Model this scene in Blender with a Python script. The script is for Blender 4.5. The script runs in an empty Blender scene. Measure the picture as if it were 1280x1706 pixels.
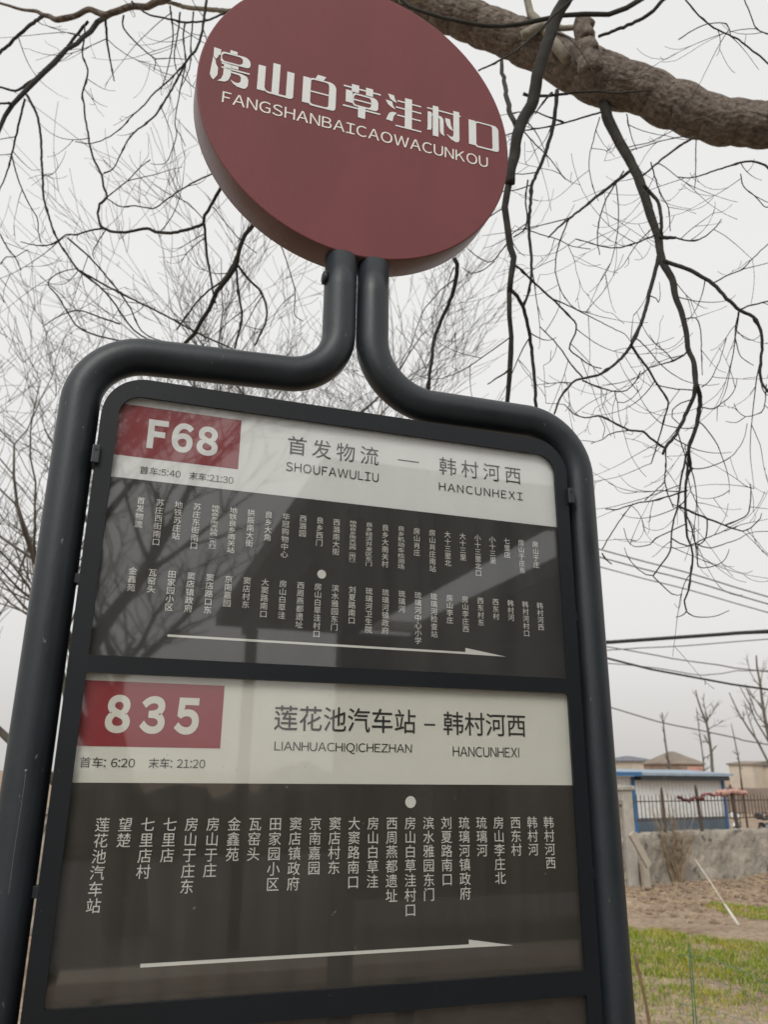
import bpy, math, random
import numpy as np
from mathutils import Vector, Matrix

SC = bpy.context.scene
COL = SC.collection
rnd = random.Random(7)

# ------------------------------------------------------------------ camera
CAM = np.array([0.0348, -0.9445, 1.52])
RT = np.array([0.9494, -0.3140, 0.0097])
UP = np.array([-0.1066, -0.2930, 0.9502])
FW = np.array([0.2955, 0.9031, 0.3116])
FPX = 1320.0
cd = bpy.data.cameras.new('camera')
cam = bpy.data.objects.new('camera', cd)
COL.objects.link(cam)
cam.matrix_world = Matrix(((RT[0], UP[0], -FW[0], CAM[0]), (RT[1], UP[1], -FW[1], CAM[1]),
                           (RT[2], UP[2], -FW[2], CAM[2]), (0, 0, 0, 1)))
cd.sensor_fit = 'VERTICAL'
cd.sensor_height = 36.0
cd.lens = 36.0 * FPX / 1706.0
cd.clip_start = 0.02
cd.clip_end = 3000
cd.dof.use_dof = True
cd.dof.focus_distance = 1.04
cd.dof.aperture_fstop = 10.5
SC.camera = cam

# ------------------------------------------------------------------ sky, sun, exposure
SUN_EL, SUN_AZ = math.radians(42), math.radians(-148)     # azimuth from +Y towards +X
w = bpy.data.worlds.new('World')
SC.world = w
w.use_nodes = True
nt = w.node_tree
nt.nodes.clear()
out = nt.nodes.new('ShaderNodeOutputWorld')
sky = nt.nodes.new('ShaderNodeTexSky')
sky.sky_type = 'NISHITA'
sky.sun_disc = False
sky.sun_elevation = SUN_EL
sky.sun_rotation = SUN_AZ
sky.dust_density = 6.0
sky.ozone_density = 1.0
hs = nt.nodes.new('ShaderNodeHueSaturation')
hs.inputs['Saturation'].default_value = 0.12
nt.links.new(sky.outputs[0], hs.inputs['Color'])
b1 = nt.nodes.new('ShaderNodeBackground')
b1.inputs['Strength'].default_value = 0.05
nt.links.new(hs.outputs[0], b1.inputs['Color'])
tc = nt.nodes.new('ShaderNodeTexCoord')
sx = nt.nodes.new('ShaderNodeSeparateXYZ')
nt.links.new(tc.outputs['Generated'], sx.inputs[0])
cr = nt.nodes.new('ShaderNodeValToRGB')
cr.color_ramp.elements[0].position = 0.0
cr.color_ramp.elements[0].color = (0.60, 0.58, 0.56, 1)
cr.color_ramp.elements[1].position = 0.55
cr.color_ramp.elements[1].color = (0.74, 0.735, 0.72, 1)
nt.links.new(sx.outputs['Z'], cr.inputs['Fac'])
nz = nt.nodes.new('ShaderNodeTexNoise')          # soft unevenness of the cloud layer
nz.inputs['Scale'].default_value = 2.2
nz.inputs['Detail'].default_value = 3
nt.links.new(tc.outputs['Generated'], nz.inputs['Vector'])
mr = nt.nodes.new('ShaderNodeMapRange')
mr.inputs['To Min'].default_value = 0.96
mr.inputs['To Max'].default_value = 1.03
nt.links.new(nz.outputs['Fac'], mr.inputs['Value'])
b2 = nt.nodes.new('ShaderNodeBackground')
nt.links.new(cr.outputs[0], b2.inputs['Color'])
nt.links.new(mr.outputs[0], b2.inputs['Strength'])
ad = nt.nodes.new('ShaderNodeAddShader')
nt.links.new(b1.outputs[0], ad.inputs[0])
nt.links.new(b2.outputs[0], ad.inputs[1])
nt.links.new(ad.outputs[0], out.inputs['Surface'])

sl = bpy.data.lights.new('sun', 'SUN')
sl.energy = 0.92
sl.angle = math.radians(28)
sl.color = (1.0, 0.96, 0.9)
so = bpy.data.objects.new('sun', sl)
COL.objects.link(so)
sdir = Vector((math.sin(SUN_AZ) * math.cos(SUN_EL), math.cos(SUN_AZ) * math.cos(SUN_EL), math.sin(SUN_EL)))
so.rotation_euler = sdir.to_track_quat('Z', 'Y').to_euler()

SC.view_settings.view_transform = 'Standard'
SC.view_settings.look = 'None'
SC.view_settings.exposure = 0.0
SC.view_settings.gamma = 1.0

# ------------------------------------------------------------------ helpers


def ray(x, y):
    return FW + RT * ((x - 640) / FPX) - UP * ((y - 853) / FPX)


def at(x, y, depth):
    return CAM + ray(x, y) * depth


def gnd(x, y, z=0.0):
    d = ray(x, y)
    return CAM + d * ((z - CAM[2]) / d[2])


def col4(c):
    return (c[0], c[1], c[2], 1.0)


def mat(name, c, rough=0.6, metal=0.0, spec=0.5, var=0.0, vscale=8.0, c2=None, bump=0.0, bscale=40.0, stretch=None,
        speck=None, speck_scale=60.0, speck_lo=0.68, rvar=0.0):
    """Principled surface: base colour broken up by noise, an optional second colour as blotches, specks and bump."""
    m = bpy.data.materials.new(name)
    m.use_nodes = True
    t = m.node_tree
    p = t.nodes['Principled BSDF']
    p.inputs['Roughness'].default_value = rough
    p.inputs['Metallic'].default_value = metal
    p.inputs['Specular IOR Level'].default_value = spec
    p.inputs['Base Color'].default_value = col4(c)
    if var or c2 or bump or speck or rvar:
        g = t.nodes.new('ShaderNodeNewGeometry')
        mp = t.nodes.new('ShaderNodeMapping')
        t.links.new(g.outputs['Position'], mp.inputs['Vector'])
        if stretch:
            mp.inputs['Scale'].default_value = stretch
        n1 = t.nodes.new('ShaderNodeTexNoise')
        n1.inputs['Scale'].default_value = vscale
        n1.inputs['Detail'].default_value = 8
        n1.inputs['Roughness'].default_value = 0.6
        t.links.new(mp.outputs[0], n1.inputs['Vector'])
        rp = t.nodes.new('ShaderNodeValToRGB')
        a = c2 if c2 else tuple(x * (1 - var) for x in c)
        b = c if c2 else tuple(min(1, x * (1 + var)) for x in c)
        rp.color_ramp.elements[0].position = 0.32
        rp.color_ramp.elements[0].color = col4(a)
        rp.color_ramp.elements[1].position = 0.68
        rp.color_ramp.elements[1].color = col4(b)
        t.links.new(n1.outputs['Fac'], rp.inputs['Fac'])
        last = rp.outputs[0]
        if speck:
            n2 = t.nodes.new('ShaderNodeTexNoise')
            n2.inputs['Scale'].default_value = speck_scale
            n2.inputs['Detail'].default_value = 4
            t.links.new(mp.outputs[0], n2.inputs['Vector'])
            r2 = t.nodes.new('ShaderNodeValToRGB')
            r2.color_ramp.elements[0].position = speck_lo
            r2.color_ramp.elements[1].position = speck_lo + 0.06
            t.links.new(n2.outputs['Fac'], r2.inputs['Fac'])
            mx = t.nodes.new('ShaderNodeMixRGB')
            mx.inputs['Color2'].default_value = col4(speck)
            t.links.new(r2.outputs[0], mx.inputs['Fac'])
            t.links.new(last, mx.inputs['Color1'])
            last = mx.outputs[0]
        t.links.new(last, p.inputs['Base Color'])
        if rvar:
            m2 = t.nodes.new('ShaderNodeMapRange')
            m2.inputs['From Min'].default_value = 0.3
            m2.inputs['From Max'].default_value = 0.7
            m2.inputs['To Min'].default_value = max(0.02, rough - rvar)
            m2.inputs['To Max'].default_value = min(1, rough + rvar)
            t.links.new(n1.outputs['Fac'], m2.inputs['Value'])
            t.links.new(m2.outputs[0], p.inputs['Roughness'])
        if bump:
            n3 = t.nodes.new('ShaderNodeTexNoise')
            n3.inputs['Scale'].default_value = bscale
            n3.inputs['Detail'].default_value = 8
            t.links.new(mp.outputs[0], n3.inputs['Vector'])
            bp = t.nodes.new('ShaderNodeBump')
            bp.inputs['Strength'].default_value = 1.0
            bp.inputs['Distance'].default_value = bump
            t.links.new(n3.outputs['Fac'], bp.inputs['Height'])
            t.links.new(bp.outputs[0], p.inputs['Normal'])
    return m


def tag(o, label=None, cat=None, group=None, kind=None):
    if label:
        o['label'] = label
    if cat:
        o['category'] = cat
    if group:
        o['group'] = group
    if kind:
        o['kind'] = kind
    return o


def empty(name, loc=(0, 0, 0), rz=0.0):
    o = bpy.data.objects.new(name, None)
    COL.objects.link(o)
    o.location = loc
    o.rotation_euler = (0, 0, rz)
    o.empty_display_size = 0.1
    return o


class MB:
    def __init__(s):
        s.v = []
        s.f = []
        s.mi = []
        s.smooth = True

    def box(s, lo, hi, mi=0, fr=None):
        n = len(s.v)
        for z in (lo[2], hi[2]):
            for x, y in ((lo[0], lo[1]), (hi[0], lo[1]), (hi[0], hi[1]), (lo[0], hi[1])):
                q = (x, y, z)
                s.v.append(tuple(fr @ Vector(q)) if fr else q)
        for f in ((0, 3, 2, 1), (4, 5, 6, 7), (0, 1, 5, 4), (1, 2, 6, 5), (2, 3, 7, 6), (3, 0, 4, 7)):
            s.f.append(tuple(n + i for i in f))
            s.mi.append(mi)
        return s

    def tube(s, pts, rad, sides=6, mi=0, cap=True, rough=0.0):
        P = np.asarray(pts, float)
        n = len(P)
        if n < 2:
            return s
        if np.isscalar(rad):
            rad = [rad] * n
        T = np.gradient(P, axis=0)
        T /= (np.linalg.norm(T, axis=1)[:, None] + 1e-12)
        a = np.array([0, 0, 1.0]) if abs(T[0][2]) < 0.9 else np.array([1.0, 0, 0])
        N = np.cross(T[0], a)
        N /= np.linalg.norm(N)
        base = len(s.v)
        ang = np.arange(sides) * 2 * math.pi / sides
        ca, sa = np.cos(ang), np.sin(ang)
        for i in range(n):
            N = N - T[i] * (N @ T[i])
            N /= (np.linalg.norm(N) + 1e-12)
            B = np.cross(T[i], N)
            for k in range(sides):
                r = rad[i]
                if rough:
                    r *= 1 + rough * rnd.uniform(-1, 1)
                q = P[i] + (N * ca[k] + B * sa[k]) * r
                s.v.append((q[0], q[1], q[2]))
        for i in range(n - 1):
            for k in range(sides):
                k2 = (k + 1) % sides
                s.f.append((base + i * sides + k, base + i * sides + k2, base + (i + 1) * sides + k2, base + (i + 1) * sides + k))
                s.mi.append(mi)
        if cap:
            s.f.append(tuple(base + k for k in reversed(range(sides))))
            s.f.append(tuple(base + (n - 1) * sides + k for k in range(sides)))
            s.mi += [mi, mi]
        return s

    def poly(s, pts, mi=0):
        n = len(s.v)
        s.v += [tuple(p) for p in pts]
        s.f.append(tuple(range(n, n + len(pts))))
        s.mi.append(mi)
        return s

    def build(s, name, mats, parent=None, smooth=False, bevel=0.0, loc=None):
        me = bpy.data.meshes.new(name)
        me.from_pydata(s.v, [], s.f)
        for m in (mats if isinstance(mats, (list, tuple)) else [mats]):
            me.materials.append(m)
        if any(s.mi):
            me.polygons.foreach_set('material_index', s.mi)
        if smooth:
            me.polygons.foreach_set('use_smooth', [True] * len(me.polygons))
        me.update()
        o = bpy.data.objects.new(name, me)
        COL.objects.link(o)
        if parent:
            o.parent = parent
            # vertices are given in world space: undo the parent's own transform
            pm = parent.matrix_basis
            q = parent.parent
            while q:
                pm = q.matrix_basis @ pm
                q = q.parent
            me.transform(pm.inverted())
        if bevel:
            b = o.modifiers.new('bevel', 'BEVEL')
            b.width = bevel
            b.segments = 3
            b.limit_method = 'ANGLE'
        return o


def obj_from_mesh(name, me, m, parent):
    me.materials.clear()
    me.materials.append(m)
    o = bpy.data.objects.new(name, me)
    COL.objects.link(o)
    o.parent = parent
    return o


DG = bpy.context.evaluated_depsgraph_get


def mesh_of(curve_data):
    o = bpy.data.objects.new('temporary', curve_data)
    COL.objects.link(o)
    bpy.context.view_layer.update()
    me = bpy.data.meshes.new_from_object(o.evaluated_get(DG()))
    bpy.data.objects.remove(o)
    return me


def flat(loops, thick):
    """Flat shape (outer loops and holes, in x,z) as a mesh lying in the xz plane, front at y=0, back at y=thick."""
    c = bpy.data.curves.new('shape', 'CURVE')
    c.dimensions = '2D'
    c.fill_mode = 'BOTH'
    c.extrude = thick / 2
    for lp in loops:
        sp = c.splines.new('POLY')
        sp.points.add(len(lp) - 1)
        for p, q in zip(sp.points, lp):
            p.co = (q[0], q[1], 0, 1)
        sp.use_cyclic_u = True
    me = mesh_of(c)
    me.transform(Matrix(((1, 0, 0, 0), (0, 0, -1, thick / 2), (0, 1, 0, 0), (0, 0, 0, 1))))
    return me


def rrect(x0, x1, z0, z1, r=0.0, rt=None, n=8):
    """Rounded rectangle loop; rt = (bottom-left, bottom-right, top-right, top-left) radii."""
    rr = rt if rt else (r, r, r, r)
    res = []
    for (cx, cz, sx_, sz_, a0, q) in ((x0, z0, 1, 1, 180, rr[0]), (x1, z0, -1, 1, 270, rr[1]), (x1, z1, -1, -1, 0, rr[2]), (x0, z1, 1, -1, 90, rr[3])):
        if q <= 0:
            res.append((cx, cz))
            continue
        for k in range(n + 1):
            a = math.radians(a0 + 90 * k / n)
            res.append((cx + sx_ * q + q * math.cos(a), cz + sz_ * q + q * math.sin(a)))
    return res


def text_mesh(body, bold=0.0, spacing=1.0):
    c = bpy.data.curves.new('words', 'FONT')
    c.body = body
    c.size = 1.0
    c.space_character = spacing
    c.offset = bold
    c.fill_mode = 'FRONT'
    c.resolution_u = 5
    return mesh_of(c)


_glyph = {}


def glyph(ch, bold=0.0):
    if (ch, bold) not in _glyph:
        me = text_mesh(ch, bold)
        v = np.array([q.co[:] for q in me.vertices])
        _glyph[(ch, bold)] = (v, [tuple(p.vertices) for p in me.polygons])
        bpy.data.meshes.remove(me)
    return _glyph[(ch, bold)]


def line_mesh(body, bold, gap):
    """One line of lettering; Latin letters and figures use their full-width forms, set close with even gaps."""
    vs, fs, x = [], [], 0.0
    for ch in body:
        if ch == ' ':
            x += 0.30
            continue
        wide = ord(ch) > 0x2E80
        if ch == '|':                     # a plain capital I: an upright bar of cap height
            h_ = glyph('Ｈ')[0][:, 1]
            v, f = np.array([(0, h_.min(), 0), (0.08, h_.min(), 0), (0.08, h_.max(), 0), (0, h_.max(), 0)]), [(0, 1, 2, 3)]
        else:
            v, f = glyph(ch if wide else chr(ord(ch) + 0xFEE0), bold)
        n = len(vs)
        x0, x1 = v[:, 0].min(), v[:, 0].max()
        if wide and ch not in '：':
            vs += [(x + q[0], q[1], 0) for q in v]
            x += 1.0 + gap
        else:
            g = max(0.06, 0.085 + gap) * (0.7 if ch in 'AVWT' else (1.5 if ch == '|' else 1))
            vs += [(x + g / 2 + q[0] - x0, q[1], 0) for q in v]
            x += x1 - x0 + g
            if ch == '：':
                x += 0.35
        fs += [tuple(n + k for k in p) for p in f]
    return np.array(vs), fs


def place_text(name, body, x0, x1, z0, z1, y, m, parent, bold=0.0, gap=0.0, rise=0.0):
    """Lettering fitted to the box x0..x1, z0..z1 on the plane y; rise = upward drift of the baseline."""
    co, fs = line_mesh(body, bold, gap)
    a, b = co.min(0), co.max(0)
    k = (co - a) / np.maximum(b - a, 1e-6)
    me = bpy.data.meshes.new(name)
    me.from_pydata([(x0 + (x1 - x0) * q[0], y, z0 + (z1 - z0) * q[1] + rise * q[0]) for q in k], [], fs)
    return obj_from_mesh(name, me, m, parent)


def column(name, body, xc, ztop, pitch, size, y, m, parent):
    """A station name written downwards, one character under the other."""
    vs, fs = [], []
    for i, ch in enumerate(body):
        v, f = glyph(ch)
        n = len(vs)
        zc = ztop - pitch * (i + 0.5) + (size * 0.02)
        sz = pitch / 1.03
        for q in v:                       # em box of a full-width glyph: x 0..1, z -0.12..0.88
            vs.append((xc + (q[0] - 0.5) * size, y, zc + (q[1] - 0.38) * sz))
        fs += [tuple(n + k for k in p) for p in f]
    me = bpy.data.meshes.new(name)
    me.from_pydata(vs, [], fs)
    return obj_from_mesh(name, me, m, parent)


def spline(pts, step):
    """Catmull-Rom through the points, resampled about every `step`. Rows: x,y,z,radius."""
    P = np.asarray(pts, float)
    if len(P) < 3:
        n = max(2, int(np.linalg.norm(P[1, :3] - P[0, :3]) / step) + 1)
        return np.array([P[0] + (P[1] - P[0]) * t for t in np.linspace(0, 1, n)])
    Q = np.vstack([2 * P[0] - P[1], P, 2 * P[-1] - P[-2]])
    res = []
    for i in range(1, len(Q) - 2):
        n = max(1, int(np.linalg.norm(Q[i + 1, :3] - Q[i, :3]) / step))
        for k in range(n):
            t = k / n
            res.append(0.5 * ((2 * Q[i]) + (-Q[i - 1] + Q[i + 1]) * t + (2 * Q[i - 1] - 5 * Q[i] + 4 * Q[i + 1] - Q[i + 2]) * t * t
                              + (-Q[i - 1] + 3 * Q[i] - 3 * Q[i + 1] + Q[i + 2]) * t ** 3))
    res.append(P[-1])
    return np.array(res)


# ------------------------------------------------------------------ materials
M = {}
M['tube'] = mat('charcoal_paint', (0.019, 0.0245, 0.029), rough=0.40, spec=0.45, var=0.3, vscale=9, stretch=(1, 1, 0.45), speck=(0.16, 0.16, 0.155), speck_scale=170, speck_lo=0.715,
                bump=0.0003, bscale=260, rvar=0.10)
M['frame'] = mat('dark_frame_paint', (0.016, 0.019, 0.023), rough=0.5, var=0.2, vscale=9, bump=0.0002, bscale=300)
M['border'] = mat('black_border_paint', (0.009, 0.011, 0.0135), rough=0.42, spec=0.33, var=0.15, vscale=5, speck=(0.09, 0.09, 0.09), speck_scale=190, speck_lo=0.745, bump=0.00015, bscale=220)
M['disc'] = mat('dark_red_paint', (0.186, 0.058, 0.060), rough=0.5, spec=0.2, var=0.09, vscale=5, stretch=(1.6, 1, 0.6), speck=(0.12, 0.05, 0.05), speck_scale=85, speck_lo=0.735,
                bump=0.0002, bscale=200, rvar=0.08)
M['rim'] = mat('faded_red_rim_paint', (0.115, 0.048, 0.045), rough=0.42, spec=0.5, c2=(0.165, 0.095, 0.085), vscale=7, speck=(0.05, 0.03, 0.03), speck_scale=120, speck_lo=0.71,
               bump=0.0005, bscale=150)
M['white_vinyl'] = mat('white_vinyl', (0.74, 0.76, 0.74), rough=0.5, var=0.03, vscale=12)
M['paper_white'] = mat('white_print', (0.81, 0.815, 0.80), rough=0.7, var=0.02, vscale=7, speck=(0.4, 0.39, 0.37), speck_scale=70, speck_lo=0.74)
M['paper_cream'] = mat('yellowed_print', (0.76, 0.745, 0.665), rough=0.7, var=0.025, vscale=6, speck=(0.4, 0.38, 0.3), speck_scale=60, speck_lo=0.745)
M['paper_dark'] = mat('dark_grey_print', (0.030, 0.029, 0.028), rough=0.75, var=0.12, vscale=8)
M['paper_brown'] = mat('dark_brown_print', (0.033, 0.026, 0.020), rough=0.75, var=0.14, vscale=8)
M['badge'] = mat('red_badge_print', (0.27, 0.035, 0.042), rough=0.7, var=0.05, vscale=8)
M['badge2'] = mat('deep_red_badge_print', (0.29, 0.018, 0.028), rough=0.7, var=0.05, vscale=8)
M['ink'] = mat('black_ink', (0.022, 0.021, 0.019), rough=0.7)
M['ink_grey'] = mat('grey_ink', (0.075, 0.072, 0.068), rough=0.7)
M['print_white'] = mat('off_white_print', (0.80, 0.78, 0.73), rough=0.7)
M['bark'] = mat('grey_brown_bark', (0.25, 0.208, 0.176), rough=0.95, c2=(0.085, 0.07, 0.058), vscale=45, bump=0.010, bscale=70, spec=0.15)
M['bark2'] = mat('pale_smooth_bark', (0.33, 0.31, 0.25), rough=0.85, c2=(0.2, 0.18, 0.145), vscale=30, bump=0.003, bscale=90, spec=0.2)
M['twig'] = mat('dark_twig_bark', (0.038, 0.036, 0.031), rough=0.85, var=0.3, vscale=20, spec=0.25)
M['willow'] = mat('willow_twig_bark', (0.115, 0.105, 0.085), rough=0.9, var=0.35, vscale=2, spec=0.2)
M['willow_dark'] = mat('dark_willow_bark', (0.07, 0.066, 0.055), rough=0.9, var=0.35, vscale=2, spec=0.2)
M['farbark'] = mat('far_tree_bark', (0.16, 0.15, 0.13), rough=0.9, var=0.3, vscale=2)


def glass_mat():
    m = bpy.data.materials.new('dusty_clear_pane')
    m.use_nodes = True
    t = m.node_tree
    t.nodes.clear()
    o = t.nodes.new('ShaderNodeOutputMaterial')
    tr = t.nodes.new('ShaderNodeBsdfTransparent')
    tr.inputs['Color'].default_value = (0.97, 0.975, 0.97, 1)
    gl = t.nodes.new('ShaderNodeBsdfGlossy')
    gl.inputs['Roughness'].default_value = 0.028
    fr = t.nodes.new('ShaderNodeFresnel')
    # the same reflectance from inside the sheet as from outside (a thin parallel pane has no total reflection)
    gb = t.nodes.new('ShaderNodeNewGeometry')
    io = t.nodes.new('ShaderNodeMapRange')
    io.inputs['To Min'].default_value = 1.68
    io.inputs['To Max'].default_value = 1 / 1.68
    t.links.new(gb.outputs['Backfacing'], io.inputs['Value'])
    t.links.new(io.outputs[0], fr.inputs['IOR'])
    mx = t.nodes.new('ShaderNodeMixShader')
    t.links.new(fr.outputs[0], mx.inputs[0])
    t.links.new(tr.outputs[0], mx.inputs[1])
    t.links.new(gl.outputs[0], mx.inputs[2])
    # dust film, specks and fine scratches lying on the pane
    g = t.nodes.new('ShaderNodeNewGeometry')
    n1 = t.nodes.new('ShaderNodeTexNoise')
    n1.inputs['Scale'].default_value = 150
    n1.inputs['Detail'].default_value = 3
    t.links.new(g.outputs['Position'], n1.inputs['Vector'])
    r1 = t.nodes.new('ShaderNodeValToRGB')
    r1.color_ramp.elements[0].position = 0.735
    r1.color_ramp.elements[0].color = (0, 0, 0, 1)
    r1.color_ramp.elements[1].position = 0.80
    r1.color_ramp.elements[1].color = (0.22, 0.22, 0.22, 1)
    t.links.new(n1.outputs['Fac'], r1.inputs['Fac'])
    mp = t.nodes.new('ShaderNodeMapping')
    mp.inputs['Scale'].default_value = (30, 30, 2.2)
    t.links.new(g.outputs['Position'], mp.inputs['Vector'])
    n2 = t.nodes.new('ShaderNodeTexNoise')          # rain streaks, running down
    n2.inputs['Scale'].default_value = 1.0
    n2.inputs['Detail'].default_value = 4
    t.links.new(mp.outputs[0], n2.inputs['Vector'])
    r2 = t.nodes.new('ShaderNodeMapRange')
    r2.inputs['From Min'].default_value = 0.35
    r2.inputs['From Max'].default_value = 0.8
    r2.inputs['To Min'].default_value = 0.003
    r2.inputs['To Max'].default_value = 0.028
    t.links.new(n2.outputs['Fac'], r2.inputs['Value'])
    a = t.nodes.new('ShaderNodeMath')
    a.operation = 'ADD'
    t.links.new(r1.outputs[0], a.inputs[0])
    t.links.new(r2.outputs[0], a.inputs[1])
    df = t.nodes.new('ShaderNodeBsdfDiffuse')
    df.inputs['Color'].default_value = (0.55, 0.54, 0.5, 1)
    m2 = t.nodes.new('ShaderNodeMixShader')
    t.links.new(a.outputs[0], m2.inputs[0])
    t.links.new(mx.outputs[0], m2.inputs[1])
    t.links.new(df.outputs[0], m2.inputs[2])
    t.links.new(m2.outputs[0], o.inputs['Surface'])
    return m


M['glass'] = glass_mat()

# ------------------------------------------------------------------ terrain
LOW = -1.2                                   # the yard beyond the boundary wall lies lower
WA, WB = np.array([7.53, 9.72]), np.array([10.30, 10.35])      # foot of the boundary wall
WD = (WB - WA) / np.linalg.norm(WB - WA)
WN = np.array([-WD[1], WD[0]])               # points away from the camera


def soil_mat():
    m = bpy.data.materials.new('dry_soil')
    m.use_nodes = True
    t = m.node_tree
    p = t.nodes['Principled BSDF']
    p.inputs['Roughness'].default_value = 0.95
    p.inputs['Specular IOR Level'].default_value = 0.15
    g = t.nodes.new('ShaderNodeNewGeometry')
    n1 = t.nodes.new('ShaderNodeTexNoise')
    n1.inputs['Scale'].default_value = 1.3
    n1.inputs['Detail'].default_value = 10
    n1.inputs['Roughness'].default_value = 0.65
    n2 = t.nodes.new('ShaderNodeTexNoise')
    n2.inputs['Scale'].default_value = 14
    n2.inputs['Detail'].default_value = 8
    for n in (n1, n2):
        t.links.new(g.outputs['Position'], n.inputs['Vector'])
    r1 = t.nodes.new('ShaderNodeValToRGB')
    e = r1.color_ramp.elements
    e[0].position = 0.30
    e[0].color = (0.18, 0.125, 0.088, 1)
    e[1].position = 0.70
    e[1].color = (0.42, 0.325, 0.235, 1)
    k = e.new(0.5)
    k.color = (0.33, 0.25, 0.18, 1)
    t.links.new(n1.outputs['Fac'], r1.inputs['Fac'])
    mx = t.nodes.new('ShaderNodeMixRGB')
    mx.blend_type = 'OVERLAY'
    mx.inputs['Fac'].default_value = 0.7
    t.links.new(r1.outputs[0], mx.inputs['Color1'])
    t.links.new(n2.outputs['Fac'], mx.inputs['Color2'])
    t.links.new(mx.outputs[0], p.inputs['Base Color'])
    b = t.nodes.new('ShaderNodeBump')
    b.inputs['Distance'].default_value = 0.05
    t.links.new(n2.outputs['Fac'], b.inputs['Height'])
    t.links.new(b.outputs[0], p.inputs['Normal'])
    return m


M['soil'] = soil_mat()


def hnoise(x, y):
    return (math.sin(x * 3.1 + 1.7 * math.sin(y * 2.3)) * 0.5 + math.sin(y * 4.7 + 2.1 * math.sin(x * 1.9)) * 0.35
            + math.sin(x * 11.3 + y * 7.7) * 0.2 + math.sin(y * 17.1 - x * 9.2) * 0.12)


def wall_side(x, y):
    return (np.array([x, y]) - WA) @ WN


def ground_z(x, y):
    s = wall_side(x, y)
    if s > 0.15:
        return LOW
    near = max(0.0, min(1.0, (math.hypot(x, y) - 2.0) / 2.0))
    k = max(0.0, min(1.0, (s + 2.8) / 2.5))           # rough dug-over strip in front of the wall
    return (0.012 + 0.045 * k) * hnoise(x * 1.3, y * 1.3) * near


def make_ground():
    # one sheet: fine in the seen part, reaching out to the horizon
    def axis(lo, hi, step, far):
        a = list(np.arange(lo, hi + 1e-6, step))
        l, s = lo, step
        while l > -far:
            s *= 1.6
            l -= s
            a.insert(0, l)
        h, s = hi, step
        while h < far:
            s *= 1.6
            h += s
            a.append(h)
        return a
    # u along the wall, v across it
    U, V = axis(-5.0, 6.0, 0.08, 900), axis(-7.0, 0.08, 0.08, 900)
    vs, fs = [], []
    V2 = []
    for v in V:
        V2.append(v)
    k0 = min(range(len(V2)), key=lambda i: abs(V2[i] - 0.08))
    V2[k0] = 0.10
    V2.insert(k0 + 1, 0.16)
    for v in V2:
        for u in U:
            q = WA + WD * u + WN * v
            vs.append((q[0], q[1], ground_z(q[0], q[1])))
    n = len(U)
    for j in range(len(V2) - 1):
        for i in range(n - 1):
            fs.append((j * n + i, j * n + i + 1, (j + 1) * n + i + 1, (j + 1) * n + i))
    me = bpy.data.meshes.new('ground')
    me.from_pydata(vs, [], fs)
    me.materials.append(M['soil'])
    me.polygons.foreach_set('use_smooth', [True] * len(fs))
    o = bpy.data.objects.new('ground', me)
    COL.objects.link(o)
    tag(o, 'bare brown soil running to the boundary wall', kind='structure')
    return o


make_ground()

# pavement under the sign and the road behind the photographer (mirrored in the pane)
pv = MB().box((-6, -2.6, -0.1), (2.2, 1.1, 0.03))
tag(pv.build('pavement', mat('pavement_concrete', (0.16, 0.15, 0.135), rough=0.9, var=0.2, vscale=3, bump=0.003, bscale=30), bevel=0.01), kind='structure')
rd = MB().poly([(-60, -14, 0.075), (60, -14, 0.075), (60, -6.2, 0.075), (-60, -6.2, 0.075)])
tag(rd.build('road', mat('asphalt', (0.055, 0.054, 0.052), rough=0.9, var=0.25, vscale=2, bump=0.004, bscale=80)), kind='structure')

# ------------------------------------------------------------------ grass
GRASS_TOP = [gnd(*q)[:2] for q in ((900, 1538), (1057, 1546), (1150, 1556), (1280, 1568), (1500, 1592))]


def grass_here(x, y):
    """Signed density of turf at a ground point."""
    # far edge of the strip
    a, b = np.array([5.43, 6.99]), np.array([6.27, 6.03])
    d = (b - a) / np.linalg.norm(b - a)
    n = np.array([d[1], -d[0]])
    if n @ (np.array([0, 0]) - a) < 0:
        n = -n
    s = n @ (np.array([x, y]) - a)          # >0 towards the camera
    w = 0.18 * math.sin(x * 2.1 + y) + 0.12 * math.sin(y * 5.3)
    if s > w:
        near = min(1.0, (s - w) / 0.25)
        bare = hnoise(x * 0.9 + 3, y * 1.1) * 0.5 + hnoise(x * 2.4, y * 2.0 + 1) * 0.35
        thin = max(0.0, min(1.0, (3.1 - s) / 1.0)) if s > 2.1 else 1.0
        spot = hnoise(x * 4.3 + 1, y * 3.7)
        return near * (0.95 if bare < 0.30 else 0.22) * (1.0 if spot < 0.35 else 0.35) * (0.22 + 0.78 * thin)
    # the small green patch on the right, by the white pole
    c = np.array([7.45, 7.35])
    q = ((x - c[0]) * 0.75 + (y - c[1]) * 0.66, -(x - c[0]) * 0.66 + (y - c[1]) * 0.75)
    e = (q[0] / 0.5) ** 2 + (q[1] / 0.75) ** 2
    return 0.75 if e < 1 + 0.3 * math.sin(x * 7) else 0.0


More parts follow.
